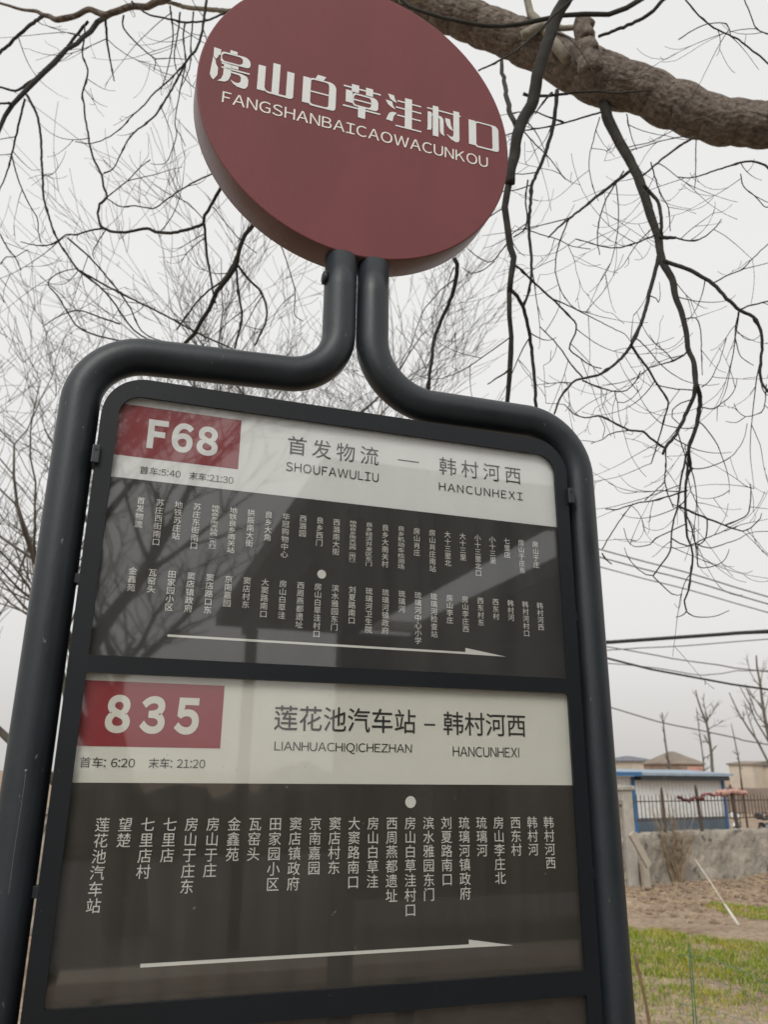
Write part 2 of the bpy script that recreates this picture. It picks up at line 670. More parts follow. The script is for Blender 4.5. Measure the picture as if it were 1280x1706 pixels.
def make_grass():
    r = random.Random(11)
    vs, fs, mi = [], [], []
    tries = 0
    while len(fs) < 150000 and tries < 900000:
        tries += 1
        x, y = r.uniform(2.6, 9.0), r.uniform(2.2, 8.6)
        d = grass_here(x, y)
        if r.random() > d:
            continue
        z = ground_z(x, y)
        hgt = r.uniform(0.014, 0.050) * (0.7 + 0.5 * d)
        a = r.uniform(0, 6.283)
        wx, wy = math.cos(a) * 0.0035, math.sin(a) * 0.0035
        lx, ly = r.gauss(0, 0.025), r.gauss(0, 0.025)
        n = len(vs)
        vs += [(x - wx, y - wy, z - 0.005), (x + wx, y + wy, z - 0.005), (x + wx * .7 + lx * .4, y + wy * .7 + ly * .4, z + hgt * 0.6),
               (x - wx * .7 + lx * .4, y - wy * .7 + ly * .4, z + hgt * 0.6), (x + lx, y + ly, z + hgt)]
        fs += [(n, n + 1, n + 2, n + 3), (n + 3, n + 2, n + 4)]
        patch = hnoise(x * 1.7 + 5, y * 1.4)
        k = r.random()
        c = 3 if k < 0.16 + (0.12 if d < 0.6 else 0) else (2 if patch + r.gauss(0, 0.35) > 0.45 else (1 if r.random() < 0.45 else 0))
        mi += [c, c]
    me = bpy.data.meshes.new('grass')
    me.from_pydata(vs, [], fs)
    for nm, c in (('grass_green', (0.26, 0.33, 0.03)), ('grass_deep_green', (0.165, 0.245, 0.025)), ('grass_olive', (0.38, 0.35, 0.05)), ('grass_straw', (0.52, 0.41, 0.23))):
        me.materials.append(mat(nm, c, rough=0.7, spec=0.2))
    me.polygons.foreach_set('material_index', mi)
    o = bpy.data.objects.new('grass', me)
    COL.objects.link(o)
    tag(o, 'short green grass growing in a strip on the soil', 'grass', kind='stuff')


make_grass()

# dry straw and small clods strewn over the soil
def make_litter():
    r = random.Random(5)
    b = MB()
    for _ in range(1500):
        u, v = r.uniform(-2.0, 4.2), -abs(r.gauss(0, 1.6)) - 0.1
        q = WA + WD * u + WN * v
        z = ground_z(*q)
        a = r.uniform(0, 3.14)
        l = r.uniform(0.03, 0.16)
        p0 = np.array([q[0], q[1], z + 0.012])
        p1 = p0 + np.array([math.cos(a) * l, math.sin(a) * l, r.uniform(-0.005, 0.03)])
        b.tube([p0, (p0 + p1) / 2 + np.array([0, 0, 0.006]), p1], 0.0028, 3, mi=0)
    for _ in range(900):
        u, v = r.uniform(-2.0, 4.2), -abs(r.gauss(0, 1.3)) - 0.05
        q = WA + WD * u + WN * v
        s = r.uniform(0.012, 0.05)
        z = ground_z(*q) + s * 0.25
        pts = [np.array([q[0], q[1], z]) + np.array([0, 0, h]) * s for h in (-0.6, -0.2, 0.3, 0.6)]
        b.tube(pts, [s * k * r.uniform(0.8, 1.2) for k in (0.6, 1.0, 0.85, 0.35)], 6, mi=1, rough=0.25)
    o = b.build('soil_litter', [mat('straw', (0.5, 0.4, 0.26), rough=0.9), mat('soil_clod', (0.24, 0.17, 0.12), rough=0.95, var=0.3, vscale=9)])
    tag(o, 'dry straw and small clods strewn over the brown soil', 'litter', kind='stuff')


make_litter()

# ------------------------------------------------------------------ the bus stop sign
SIGN = tag(empty('bus_stop_sign', (0.3, 0.01, 0.03)),
           'dark grey bus stop sign with a round red disc above two route sheets', 'bus stop sign')


def arc(c, r, a0, a1, n=10):
    return [(c[0] + r * math.cos(math.radians(a0 + (a1 - a0) * k / n)), c[1] + r * math.sin(math.radians(a0 + (a1 - a0) * k / n))) for k in range(n + 1)]


TY, TR = 0.020, 0.0238
RISE = 0.034                       # the left arm climbs a little towards the stem
LX, RX, SLX, SRX = -0.0475, 0.6540, 0.2800, 0.3296
RC = 0.078
left = [(LX, 0.03), (LX, 1.0), (LX, 1.80)] + arc((LX + RC, 1.949), RC, 180, 94, 14)
RS = 0.074
zl = 2.036
left += arc((SLX - RS, zl + RS), RS, -86, 0, 14) + [(SLX, 2.18), (SLX, 2.2360)]
right = [(RX, 0.03), (RX, 1.0), (RX, 1.80)] + arc((RX - 0.082, 1.939), 0.082, 0, 88, 14)
RS2 = 0.092
right += arc((SRX + RS2, 2.019 + RS2), RS2, -94, -180, 14) + [(SRX, 2.18), (SRX, 2.2360)]
for pts in (left, right):
    P = np.array([(x, TY, z) for x, z in pts])
    o = MB().tube(P, TR, 40).build('tube_post', M['tube'], SIGN, smooth=True)
    fl = MB().tube([(P[0][0], TY, 0.03), (P[0][0], TY, 0.042)], 0.06, 28)
    fl.build('base_flange', M['tube'], o, bevel=0.003)
MB().tube([(SLX - TR + 0.002, TY - 0.004, 2.196), (SLX - TR - 0.0035, TY - 0.004, 2.196), (SLX - TR - 0.005, TY - 0.004, 2.196)],
          [0.0095, 0.0095, 0.006], 16).build('plug', M['frame'], SIGN, smooth=True)

TUBE_L = [o for o in SIGN.children if o.name.startswith('tube_post')][0]
db = MB()
db.tube([(LX + 0.0005, TY - TR - 0.0001, z) for z in (1.519, 1.5175, 1.5150)], [0.0012, 0.0016, 0.0003], 8)
db.tube([(LX + 0.0005 + 0.0003 * math.sin(z * 60), TY - TR + 0.0001, z) for z in np.linspace(1.515, 1.40, 24)], 0.00022, 5)
db.build('dried_drip', mat('dried_drip', (0.17, 0.17, 0.165), rough=0.7), TUBE_L, smooth=True)

# panel: box, border with three openings, sheets, pane
PX0, PX1, PZ0, PZ1, PR = -0.0208, 0.6208, 0.93, 1.983, 0.052


def put(me, name, m, parent, y, bevel=0.0):
    q = SIGN.location
    me.transform(Matrix.Translation((-q[0], y - q[1], -q[2])))
    o = obj_from_mesh(name, me, m, parent)
    if bevel:
        b = o.modifiers.new('bevel', 'BEVEL')
        b.width = bevel
        b.segments = 2
        b.limit_method = 'ANGLE'
        b.angle_limit = math.radians(50)
    return o


outer = rrect(PX0, PX1, PZ0, PZ1, rt=(0.0, 0.0, PR, PR), n=12)
put(flat([outer], 0.036), 'panel_box', M['frame'], SIGN, 0.0035, bevel=0.002)
op1 = rrect(0.0, 0.600, 1.6397, 1.9575, rt=(0.002, 0.003, 0.026, 0.026), n=8)
op2 = rrect(-0.0004, 0.600, 1.2970, 1.6207, rt=(0.002, 0.002, 0.004, 0.001))
op3 = rrect(0.0, 0.600, 0.955, 1.2715, rt=(0.002, 0.002, 0.002, 0.002))
put(flat([rrect(PX0 + 0.0012, PX1 - 0.0012, PZ0 + 0.001, PZ1 - 0.0012, rt=(0, 0, PR - 0.001, PR - 0.001), n=12), op1, op2, op3], 0.0035),
    'panel_border', M['border'], SIGN, -0.0075, bevel=0.0008)


def sheet(x0, x1, z0, z1, m, label):
    o = put(flat([rrect(x0, x1, z0, z1)], 0.0008), 'route_sheet', m, SIGN, 0.0024)
    tag(o, label)
    return o


YS = 0.0024
YB, YL, YT = YS - 0.0003, YS - 0.0006, YS - 0.0009       # bands, then badges, then lettering
S = SIGN.location


def block(name, x0, x1, z0, z1, y, m, parent):
    return put(flat([[(x0, z0), (x1, z0), (x1, z1), (x0, z1)]], 0.0002), name, m, parent, y)


def words(name, body, x0, x1, z0, z1, m, parent, **k):
    return place_text(name, body, x0 - S[0], x1 - S[0], z0 - S[2], z1 - S[2], YT - S[1], m, parent, **k)


def names(body_list, x0, dx, z0, slope, pitch, size, m, parent, squeeze):
    for i, b in enumerate(body_list):
        n = len(b)
        p = pitch if n * pitch <= squeeze + 1e-6 else squeeze / n
        column('station_name', b, x0 + dx * i - S[0], z0 + slope * i - S[2], p, size, YT - S[1], m, parent)


def arrow(x0, x1, xa, zl_, th, zh, parent):
    put(flat([[(x0, zl_ - th / 2), (x1, zl_ - th / 2), (xa, zl_ - th / 2 - 0.0004), (x1, zh), (x1, zl_ + th / 2), (x0, zl_ + th / 2)]], 0.0002),
        'arrow', M['print_white'], parent, YB)


def dot(x, z, r, parent):
    put(flat([[(x + r * math.cos(a * math.pi / 16), z + r * math.sin(a * math.pi / 16)) for a in range(32)]], 0.0002), 'stop_dot', M['print_white'], parent, YB)


# --- route F68
s1 = sheet(-0.004, 0.604, 1.636, 1.962, M['paper_dark'], 'upper route sheet, F68, dark grey under a white heading band')
block('heading_band', -0.0035, 0.6035, 1.8530, 1.9615, YB, M['paper_white'], s1)
block('number_badge', -0.0033, 0.1495, 1.8815, 1.9492, YL, M['badge'], s1)
words('lettering', 'F68', 0.0362, 0.1222, 1.8943, 1.9340, M['paper_white'], s1, bold=0.042, gap=0.03)
words('lettering', '首车:5:40', 0.0318, 0.0800, 1.8605, 1.8707, M['ink_grey'], s1)
words('lettering', '末车:21:30', 0.0900, 0.1447, 1.8605, 1.8711, M['ink_grey'], s1)
words('lettering', '首发物流', 0.2116, 0.3358, 1.9110, 1.9370, M['ink'], s1, gap=0.2)
block('dash', 0.3636, 0.3944, 1.9228, 1.9244, YL, M['ink'], s1)
words('lettering', 'SHOUFAWULIU', 0.2104, 0.3364, 1.8874, 1.9000, M['ink'], s1, gap=0.07)
words('lettering', '韩村河西', 0.4240, 0.5495, 1.9105, 1.9362, M['ink'], s1, gap=0.2)
words('lettering', 'HANCUNHEXI', 0.4232, 0.5512, 1.8866, 1.8985, M['ink'], s1, gap=0.12)
R1 = '首发物流 苏庄西街南口 地铁苏庄站 苏庄东街南口 地铁良乡南关站西︵东行︶ 地铁良乡南关站 拱辰南大街 良乡大角 华冠购物中心 西潞园 良乡西门 西潞南大街 地铁良乡南关站西︵南行︶ 良乡经济开发区东门 良乡大南关村 良乡机动车检测场 房山肖庄 房山肖庄南站 大十三里北 大十三里 小十三里北口 小十三里 七里店 房山于庄东 房山于庄'.split()
R2 = '金鑫苑 瓦窑头 田家园小区 窦店镇政府 窦店路口东 京南嘉园 窦店村东 大窦路南口 房山白草洼 西周燕都遗址 房山白草洼村口 滨水雅园东门 刘夏路南口 琉璃河卫生院 琉璃河镇政府 琉璃河 琉璃河中心小学 琉璃河检查站 房山李庄 房山李庄西 西东村东 西东村 韩村河 韩村河村口 韩村河西'.split()
R3 = '莲花池汽车站 望楚 七里店村 七里店 房山于庄东 房山于庄 金鑫苑 瓦窑头 田家园小区 窦店镇政府 京南嘉园 窦店村东 大窦路南口 房山白草洼 西周燕都遗址 房山白草洼村口 滨水雅园东门 刘夏路南口 琉璃河镇政府 琉璃河 房山李庄北 西东村 韩村河 韩村河西'.split()
names(R1, 0.0371, 0.0221, 1.8312, -0.0001, 0.00985, 0.0100, M['print_white'], s1, 0.0594)
names(R2, 0.0368, 0.0222, 1.7444, -0.0001, 0.0098, 0.0100, M['print_white'], s1, 0.0690)
dot(0.2629, 1.7552, 0.0056, s1)
arrow(0.0826, 0.4577, 0.5158, 1.6672, 0.0027, 1.6738, s1)

# --- route 835
s2 = sheet(-0.004, 0.604, 1.294, 1.624, M['paper_brown'], 'lower route sheet, 835, dark brown under a cream heading band')
block('heading_band', -0.0035, 0.6035, 1.5060, 1.6235, YB, M['paper_cream'], s2)
block('number_badge', -0.0033, 0.1520, 1.5433, 1.6130, YL, M['badge2'], s2)
words('lettering', '835', 0.0250, 0.1260, 1.5574, 1.5985, M['paper_cream'], s2, bold=0.044, gap=0.16)
words('lettering', '首车：6:20', 0.0045, 0.0610, 1.5212, 1.5322, M['ink'], s2)
words('lettering', '末车：21:20', 0.0755, 0.1365, 1.5212, 1.5322, M['ink'], s2)
words('lettering', '莲花池汽车站', 0.2120, 0.3884, 1.5648, 1.5934, M['ink'], s2, bold=0.006)
block('dash', 0.3995, 0.4144, 1.5748, 1.5771, YL, M['ink'], s2)
words('lettering', '韩村河西', 0.4251, 0.5395, 1.5642, 1.5927, M['ink'], s2, bold=0.006)
words('lettering', 'L|ANHUACH|Q|CHEZHAN', 0.2138, 0.3833, 1.5400, 1.5523, M['ink'], s2, gap=0.0)
words('lettering', 'HANCUNHEX|', 0.4373, 0.5289, 1.5388, 1.5509, M['ink'], s2, gap=0.0)
names(R3, 0.0347, 0.0231, 1.4716, -0.0001, 0.0155, 0.0151, M['print_white'], s2, 0.12)
dot(0.3818, 1.4860, 0.0067, s2)
arrow(0.0868, 0.4538, 0.5106, 1.3290, 0.0034, 1.3356, s2)

s3 = sheet(-0.004, 0.604, 0.950, 1.2745, M['paper_brown'], 'lowest sheet, plain dark brown at the bottom edge')

pane = put(flat([rrect(PX0 + 0.004, PX1 - 0.004, PZ0 + 0.004, PZ1 - 0.004, rt=(0.002, 0.002, PR - 0.004, PR - 0.004), n=12)], 0.0026),
           'glass_pane', M['glass'], SIGN, -0.0038)
clipm = mat('clip_steel', (0.05, 0.055, 0.06), rough=0.4, metal=0.6)
for (x, z) in ((PX0 + 0.001, 1.874), (PX1 + 0.001, 1.898), (PX0 + 0.001, 1.20), (PX1 + 0.001, 1.20)):
    b = MB().box((x - 0.0045, -0.0135, z - 0.0115), (x + 0.0045, 0.014, z + 0.0115))
    q = b.build('hinge_clip', clipm, SIGN, bevel=0.0012)
    MB().tube([(x, -0.0133, z + 0.006), (x, -0.0146, z + 0.006)], 0.0018, 12).build('rivet', M['frame'], q)
# spacers that hold the panel off the tubes
for x0, x1 in ((LX + 0.015, PX0 + 0.004), (PX1 - 0.004, RX - 0.015)):
    for z in (1.0, 1.40, 1.728):
        MB().box((x0, 0.010, z - 0.006), (x1, 0.022, z + 0.006)).build('spacer', M['frame'], SIGN, bevel=0.001)

# --- the disc
DT = 0.0283
DC = Vector((0.2998, 0.0195, 2.4862))
DM = Matrix.Translation(DC) @ Matrix.Rotation(DT, 4, 'X')
DR, DH = 0.2512, 0.0250
SM = SIGN.matrix_basis.inverted()


def lathe_disc():
    b = MB()
    prof = [(0.0, -DH), (DR - 0.004, -DH), (DR - 0.0022, -DH), (DR - 0.0006, -DH + 0.0007), (DR, -DH + 0.0025), (DR, DH - 0.0025), (DR - 0.001, DH - 0.0005), (DR - 0.004, DH), (0.0, DH)]
    n = 160
    rings = []
    for r, y in prof:
        if r == 0:
            b.v.append((0, y, 0))
            rings.append([len(b.v) - 1] * n)
        else:
            k = len(b.v)
            b.v += [(r * math.cos(2 * math.pi * i / n), y, r * math.sin(2 * math.pi * i / n)) for i in range(n)]
            rings.append(list(range(k, k + n)))
    for a in range(len(rings) - 1):
        for i in range(n):
            j = (i + 1) % n
            f = [rings[a][i], rings[a][j], rings[a + 1][j], rings[a + 1][i]]
            f = [q for p_, q in enumerate(f) if q not in f[:p_]]
            b.f.append(tuple(f))
            b.mi.append(1 if 3 <= a <= 5 else 0)
    me = bpy.data.meshes.new('round_sign')
    me.from_pydata(b.v, [], b.f)
    me.materials.append(M['disc'])
    me.materials.append(M['rim'])
    me.polygons.foreach_set('material_index', b.mi)
    me.polygons.foreach_set('use_smooth', [2 <= a <= 6 for a in range(len(rings) - 1) for _ in range(n)])
    me.update()
    o = bpy.data.objects.new('round_sign', me)
    COL.objects.link(o)
    o.parent = SIGN
    o.matrix_basis = SM @ DM
    return o


DISC = tag(lathe_disc(), 'round dark red disc with the stop name in white')


def rr(x0, x1, z0, z1, rad, w, h):
    """Rounded rectangle in the character's unit box; radius in metres so that corners stay round."""
    a = rrect(x0 * w, x1 * w, z0 * h, z1 * h, rt=rad if isinstance(rad, tuple) else None, r=rad if not isinstance(rad, tuple) else 0, n=6)
    return [(p[0] / w, p[1] / h) for p in a]


def R(x0, x1, z0, z1):
    return [[(x0, z0), (x1, z0), (x1, z1), (x0, z1)]]


def char_loops():
    H = 0.0605
    L = []
    t = 0.045
    # each entry: (x0, x1, [shapes]); a shape is [outer, hole...]
    w = 0.0574
    fang = [
        [[(.045, 1.0), (.225, .985), (.225, .83), (.18, .80), (.16, .73), (.115, .66), (.05, .74), (.045, .86)]],
        [[(.04, .72), (.11, .62), (.135, .50), (.19, .42), (.19, .2), (.10, .03), (.04, .09), (.0, .18)]],
        [[(.46, .935), (.645, .925), (.645, 1.035), (.46, 1.045)]],
        [rr(.235, 1.0, .625, .945, (.003, .006, .011, .005), w, H), rr(.262, .80, .665, .90, .006, w, H)],
        [[(.53, .505), (.70, .505), (.70, .60), (.53, .60)]],
        [[(.27, .445), (1.0, .445), (1.0, .485), (.27, .485)]],
        [[(.265, .615), (.52, .60), (.52, .27), (.47, .12), (.38, .05), (.2, .03), (.29, .12), (.33, .25), (.33, .56), (.265, .57)]],
        [[(.52, .41), (.80, .40), (.93, .36), (.975, .28), (.975, .10), (.93, .01), (.86, -.02), (.70, .0), (.60, .06), (.52, .16), (.64, .105), (.72, .105), (.78, .16), (.785, .29), (.74, .345), (.52, .365)]],
    ]
    L.append((-0.2332, -0.1758, fang))
    w = 0.0546
    L.append((-0.1638, -0.1092, [R(0, .2, .075, .83), R(.40, .60, .09, 1.0), R(.80, 1.0, .18, .85),
                                 [[(.2, .20), (.24, .115), (.32, .09), (.80, .09), (.80, .182), (1.0, .182), (1.0, .10), (.96, .045), (.88, .03), (.30, .045), (.22, .08), (.2, .12)]]]))
    w = 0.0523
    L.append((-0.0953, -0.0430, [R(0, .205, .045, .84), [[(.36, .865), (.43, 1.0), (.68, .99), (.61, .86)]],
                                 [rr(.205, 1.0, .0, .86, (.004, .006, .011, .005), w, H), rr(.235, .785, .05, .815, .005, w, H)], R(.22, .80, .42, .46)]))
    w = 0.0604
    L.append((-0.0313, 0.0291, [R(0, .215, .865, .91), R(.41, .60, .865, .91), R(.79, 1.0, .865, .91), R(.215, .41, .76, 1.0), R(.60, .79, .76, 1.0), R(.065, .245, .40, .78),
                                [rr(.25, .94, .33, .735, (.005, .006, .010, .005), w, H), rr(.28, .745, .375, .69, .005, w, H)], R(.27, .76, .51, .55),
                                R(0, .405, .245, .29), R(.405, .595, .0, .335), R(.595, 1.0, .245, .29)]))
    w = 0.0589
    L.append((0.0388, 0.0977, [[[(.045, 1.0), (.215, .985), (.235, .88), (.30, .765), (.20, .80), (.11, .855), (.07, .93)]],
                               [[(-.02, .79), (.165, .775), (.185, .66), (.255, .555), (.14, .595), (.05, .66), (.01, .73)]],
                               [[(.0, .17), (.18, .15), (.21, .32), (.30, .455), (.17, .45), (.09, .40), (.05, .31)]],
                               R(.53, .73, .07, .615), R(.53, .73, .66, 1.0), R(.31, .53, .83, .87), R(.73, .99, .83, .87), R(.27, 1.0, .617, .656), R(.31, .53, .37, .41), R(.73, .99, .37, .41), R(.27, 1.0, .03, .07)]))
    w = 0.0587
    L.append((0.1075, 0.1662, [R(0, .17, .86, .90), R(.335, .78, .86, .90), R(.955, 1.0, .86, .90), R(.17, .335, .03, 1.0),
                               [[(.02, .77), (.135, .77), (.135, .28), (.12, .20), (.0, .17), (.02, .24)]], [[(.135, .70), (.17, .72), (.17, .68), (.135, .66)]],
                               [[(.335, .715), (.43, .70), (.485, .62), (.49, .20), (.52, .105), (.42, .14), (.38, .22), (.375, .60), (.335, .665)]],
                               [[(.535, .70), (.675, .69), (.705, .50), (.775, .335), (.66, .38), (.59, .46), (.55, .58)]],
                               [[(.78, 1.0), (.955, 1.0), (.955, .09), (.92, .02), (.84, .0), (.70, .06), (.57, .185), (.70, .135), (.76, .15), (.78, .22)]]]))
    w = 0.0533
    L.append((0.1804, 0.2337, [R(0, .215, .06, .86), [rr(.215, 1.0, .02, .86, (.004, .005, .009, .004), w, H), rr(.245, .79, .065, .82, .004, w, H)]]))
    return L, H


def disc_lettering():
    L, H = char_loops()
    sl_ = 0.0125
    for (x0, x1, shapes) in L:
        vs, fs = [], []
        for shape in shapes:
            loops = []
            for lp in shape:
                pts = []
                for (u, v) in lp:
                    x = x0 + (x1 - x0) * u
                    pts.append((x, -0.0065 + H * v + sl_ * (x + 0.05)))
                loops.append(pts)
            me = flat(loops, 0.0005)
            n = len(vs)
            vs += [tuple(q.co) for q in me.vertices]
            fs += [tuple(n + k for k in p.vertices) for p in me.polygons]
            bpy.data.meshes.remove(me)
        me = bpy.data.meshes.new('character')
        me.from_pydata([(a, b - DH - 0.00075, c) for a, b, c in vs], [], fs)
        obj_from_mesh('character', me, M['white_vinyl'], DISC)
    place_text('pinyin_lettering', 'FANGSHANBAICAOWACUNKOU', -0.2125, 0.2132, -0.0428, -0.0226, -DH - 0.0007, M['print_white'], DISC, bold=0.002, gap=0.02, rise=0.0052)


disc_lettering()
# pale scrapes on the underside of the rim
scm = mat('scraped_paint', (0.30, 0.26, 0.245), rough=0.8)
for (ux, uy, ln, wd_) in ((-0.118, 0.004, 0.012, 0.0012), (-0.104, 0.011, 0.006, 0.0016), (0.082, 0.006, 0.006, 0.0014), (0.068, 0.012, 0.004, 0.0012), (0.072, 0.002, 0.007, 0.0007)):
    pts = []
    for k_ in range(6):
        x_ = ux + ln * k_ / 5
        pts.append((x_, uy + 0.0015 * math.sin(k_ * 1.7 + ux * 90), -math.sqrt(DR * DR - x_ * x_) + wd_ * 0.72))
    b_ = MB().tube(pts, [wd_ * q for q in (0.3, 0.9, 1, 0.7, 1, 0.3)], 6)
    me_ = bpy.data.meshes.new('scrape')
    me_.from_pydata(b_.v, [], b_.f)
    obj_from_mesh('scrape', me_, scm, DISC)

# ------------------------------------------------------------------ the big tree whose limb hangs over the sign
TREE = tag(empty('bare_tree', tuple(gnd(1690, 1640)[:2]) + (0,)), 'large bare tree whose thick limb and hanging branches reach over the sign', 'tree')


def traced(pts, dep, dep2=None, wob=0.02):
    """Branch course: picture directions and widths (full-size px) set at their own distance."""
    n = len(pts)
    res = []
    ph = rnd.uniform(0, 6.28)
    L = [0.0]
    for i in range(1, n):
        L.append(L[-1] + math.hypot(pts[i][0] - pts[i - 1][0], pts[i][1] - pts[i - 1][1]))
    for i, q in enumerate(pts):
        k = L[i] / max(L[-1], 1e-6)
        d = dep + (0 if dep2 is None else (dep2 - dep) * k) + wob * math.sin(ph + 5 * k) * dep * 0.5
        p = at(q[0], q[1], d)
        ww = q[2] * (0.86 if q[2] > 30 else (0.80 if q[2] > 9 else 1.0))
        res.append((p[0], p[1], p[2], ww * d / FPX / 2))
    return res


BR = []       # (material index, dense resampled rows)


def br(pts, dep, dep2=None, mi=2, twigs=0, wob=0.02, step=0.05, kink=0.06):
    pts = [(q[0], q[1], q[2]) for q in pts]
    if max(q[2] for q in pts) < 9:
        step = 0.014
    rows = spline(traced(pts, dep, dep2, wob), step)
    # small irregularities of growth
    for i in range(1, len(rows) - 1):
        rows[i, :3] += np.array([rnd.gauss(0, 1) for _ in range(3)]) * min(rows[i, 3] * 0.25 + 0.0008, 0.004) * (0.4 if step < 0.02 else 1)
        if mi == 2 and rows[i, 3] < 0.006 and rnd.random() < 0.07:
            rows[i, 3] *= rnd.uniform(1.15, 1.6)             # knots and buds
    BR.append((mi, rows, twigs))
    return rows


def taper(xy, w0, w1):
    n = len(xy)
    return [(p[0], p[1], w0 + (w1 - w0) * i / (n - 1)) for i, p in enumerate(xy)]


D0 = 3.1
# the limb itself and its stubs
br([(1720, 235, 150), (1600, 215, 120), (1500, 200, 104), (1380, 207, 96), (1290, 207, 86), (1240, 206, 82), (1190, 201, 84), (1130, 178, 88), (1070, 152, 86), (1005, 132, 96), (960, 112, 88),
    (900, 84, 78), (840, 58, 76), (780, 34, 74), (720, 8, 72), (640, -30, 66), (540, -70, 56), (430, -75, 44), (330, -40, 30), (262, 4, 15), (219, 13, 13), (175, 24, 13), (153, 16, 9), (128, 25, 11), (103, 34, 12), (72, 24, 7), (47, 18, 5), (0, 5, 4), (-60, -15, 2)], 2.9, 4.0, mi=0, wob=0.0, step=0.035)
br([(985, 120, 46), (978, 85, 44), (974, 62, 38), (972, 38, 34), (973, 29, 24)], 3.15, 3.2, mi=0, wob=0, step=0.02)
br([(945, 100, 22), (925, 75, 24), (905, 50, 18), (885, 20, 16), (872, -30, 14)], 3.25, 3.4, mi=1, wob=0)
br([(870, 60, 20), (880, 55, 22), (905, 44, 18), (940, 50, 12), (980, 42, 10)], 3.3, 3.3, mi=1, wob=0)
br([(790, 22, 30), (770, 2, 26), (757, -20, 24), (740, -60, 20)], 3.4, 3.6, mi=1, wob=0)
br([(665, -2, 18), (720, -12, 22), (780, -40, 20)], 3.3, mi=1, wob=0)
# left fan
br(taper([(180, 26), (165, 34), (150, 53), (112, 81), (88, 105), (62, 131), (40, 152), (19, 172), (8, 192), (-4, 222), (-20, 260)], 11, 6), 3.9, 3.5, twigs=8)
br(taper([(72, 26), (52, 40), (34, 56), (15, 74), (-10, 95)], 6, 5), 3.9, 3.8, twigs=4)
br(taper([(146, 36), (130, 55), (112, 78)], 5, 5), 3.9)
br(taper([(62, 130), (45, 139), (25, 151), (0, 145), (-20, 142)], 5, 3), 3.7, twigs=2)
br(taper([(19, 172), (8, 172), (-15, 174)], 4, 3), 3.6)
br(taper([(44, 158), (56, 180), (62, 194), (67, 225), (69, 265), (71, 300), (72, 328), (82, 365), (94, 397), (112, 425), (130, 450), (165, 477), (190, 505), (215, 541), (240, 562), (270, 573)], 4.6, 2.6), 3.6, 3.4, twigs=10)
br(taper([(41, 165), (30, 210), (19, 256), (10, 290), (-4, 322)], 4, 2), 3.6, twigs=5)
br(taper([(19, 259), (30, 300), (45, 335), (62, 366), (63, 385), (68, 405)], 2.6, 1.6), 3.5, twigs=4)
br(taper([(420, 22), (381, 19), (345, 15), (309, 12), (285, 4), (262, 2)], 8, 6), 3.7, 3.9, mi=1)
br(taper([(385, 15), (375, 22), (344, 34), (309, 37), (280, 31), (250, 25), (232, 14), (219, 2)], 4, 3), 3.6, twigs=4)
br(taper([(344, 0), (340, 30), (334, 62), (325, 85), (312, 100), (292, 138), (272, 172), (262, 188), (250, 200), (219, 225), (204, 250), (188, 281), (172, 288)], 5, 1.8), 3.6, 3.4, twigs=10)
br(taper([(312, 100), (285, 130), (256, 156), (240, 175), (219, 194), (200, 215), (175, 231), (150, 239), (125, 236)], 3, 1.4), 3.5, twigs=6)
br(taper([(309, 37), (305, 60), (309, 103), (303, 135), (298, 160), (291, 206), (300, 225), (309, 244)], 3.2, 1.4), 3.55, twigs=5)
br(taper([(291, 206), (294, 225), (287, 248), (278, 269), (265, 274), (250, 272)], 2, 1), 3.5)
br(taper([(283, 10), (288, 60), (280, 110), (268, 150)], 3, 1.5), 3.7, twigs=5)
br(taper([(322, 20), (318, 70), (316, 110), (300, 150)], 3, 1.5), 3.75, twigs=5)
br(taper([(300, 20), (296, 55), (290, 95), (297, 130)], 3, 1.5), 3.65, twigs=5)
br(taper([(175, 30), (178, 70), (183, 100), (190, 135)], 4.5, 2), 3.8, twigs=3)
br(taper([(206, 25), (205, 45), (225, 70), (250, 92), (259, 100), (256, 118)], 3, 1.5), 3.7, twigs=4)
br(taper([(259, 98), (290, 97), (320, 100)], 2, 1), 3.7)
br(taper([(141, 40), (140, 65), (137, 91), (146, 120), (137, 156), (140, 175), (141, 194), (146, 220), (150, 247), (158, 270), (169, 291), (172, 310), (178, 328), (166, 340), (163, 355), (166, 372), (172, 380), (188, 386), (206, 387), (225, 384), (244, 380), (258, 386), (272, 388), (290, 388), (306, 384), (325, 378), (338, 372), (341, 360), (347, 350), (358, 330), (366, 316), (385, 280), (410, 230)],
         2.6, 6.5), 3.4, 3.0, twigs=10)
br(taper([(172, 380), (150, 384), (125, 391), (110, 391), (92, 404), (75, 409), (55, 408), (34, 403)], 3.2, 1.6), 3.3, twigs=4)
br(taper([(178, 380), (168, 395), (160, 408), (154, 420), (157, 432)], 2, 1.2), 3.3)
br(taper([(340, 372), (342, 390), (344, 419), (349, 450), (353, 475), (358, 505)], 4.5, 3), 3.1, 3.2, twigs=5)
br(taper([(430, 360), (419, 377), (408, 391), (400, 406), (396, 425), (394, 441), (380, 462), (362, 487), (346, 515), (334, 537), (322, 555), (309, 571), (296, 590)], 11, 6), 3.0, 3.3, twigs=8)
br(taper([(395, 440), (400, 448), (415, 466), (431, 481), (440, 498), (444, 512), (444, 528), (440, 544), (432, 560), (425, 575)], 4.5, 3), 3.1, twigs=5)
br(taper([(394, 448), (396, 480), (403, 525), (398, 552), (391, 580)], 4, 4), 3.15, twigs=4)
br(taper([(395, 424), (385, 445), (369, 469), (350, 482), (330, 500), (312, 524), (294, 550)], 4, 2.5), 3.2, twigs=4)
br(taper([(467, 408), (472, 419), (482, 450), (491, 481), (491, 505), (491, 525), (505, 535)], 2.2, 1.6), 3.2, twigs=4)
br(taper([(491, 490), (475, 502), (460, 520), (450, 545)], 1.8, 1), 3.2)
br(taper([(355, 345), (375, 370), (400, 400), (428, 422)], 2, 1.4), 3.15)
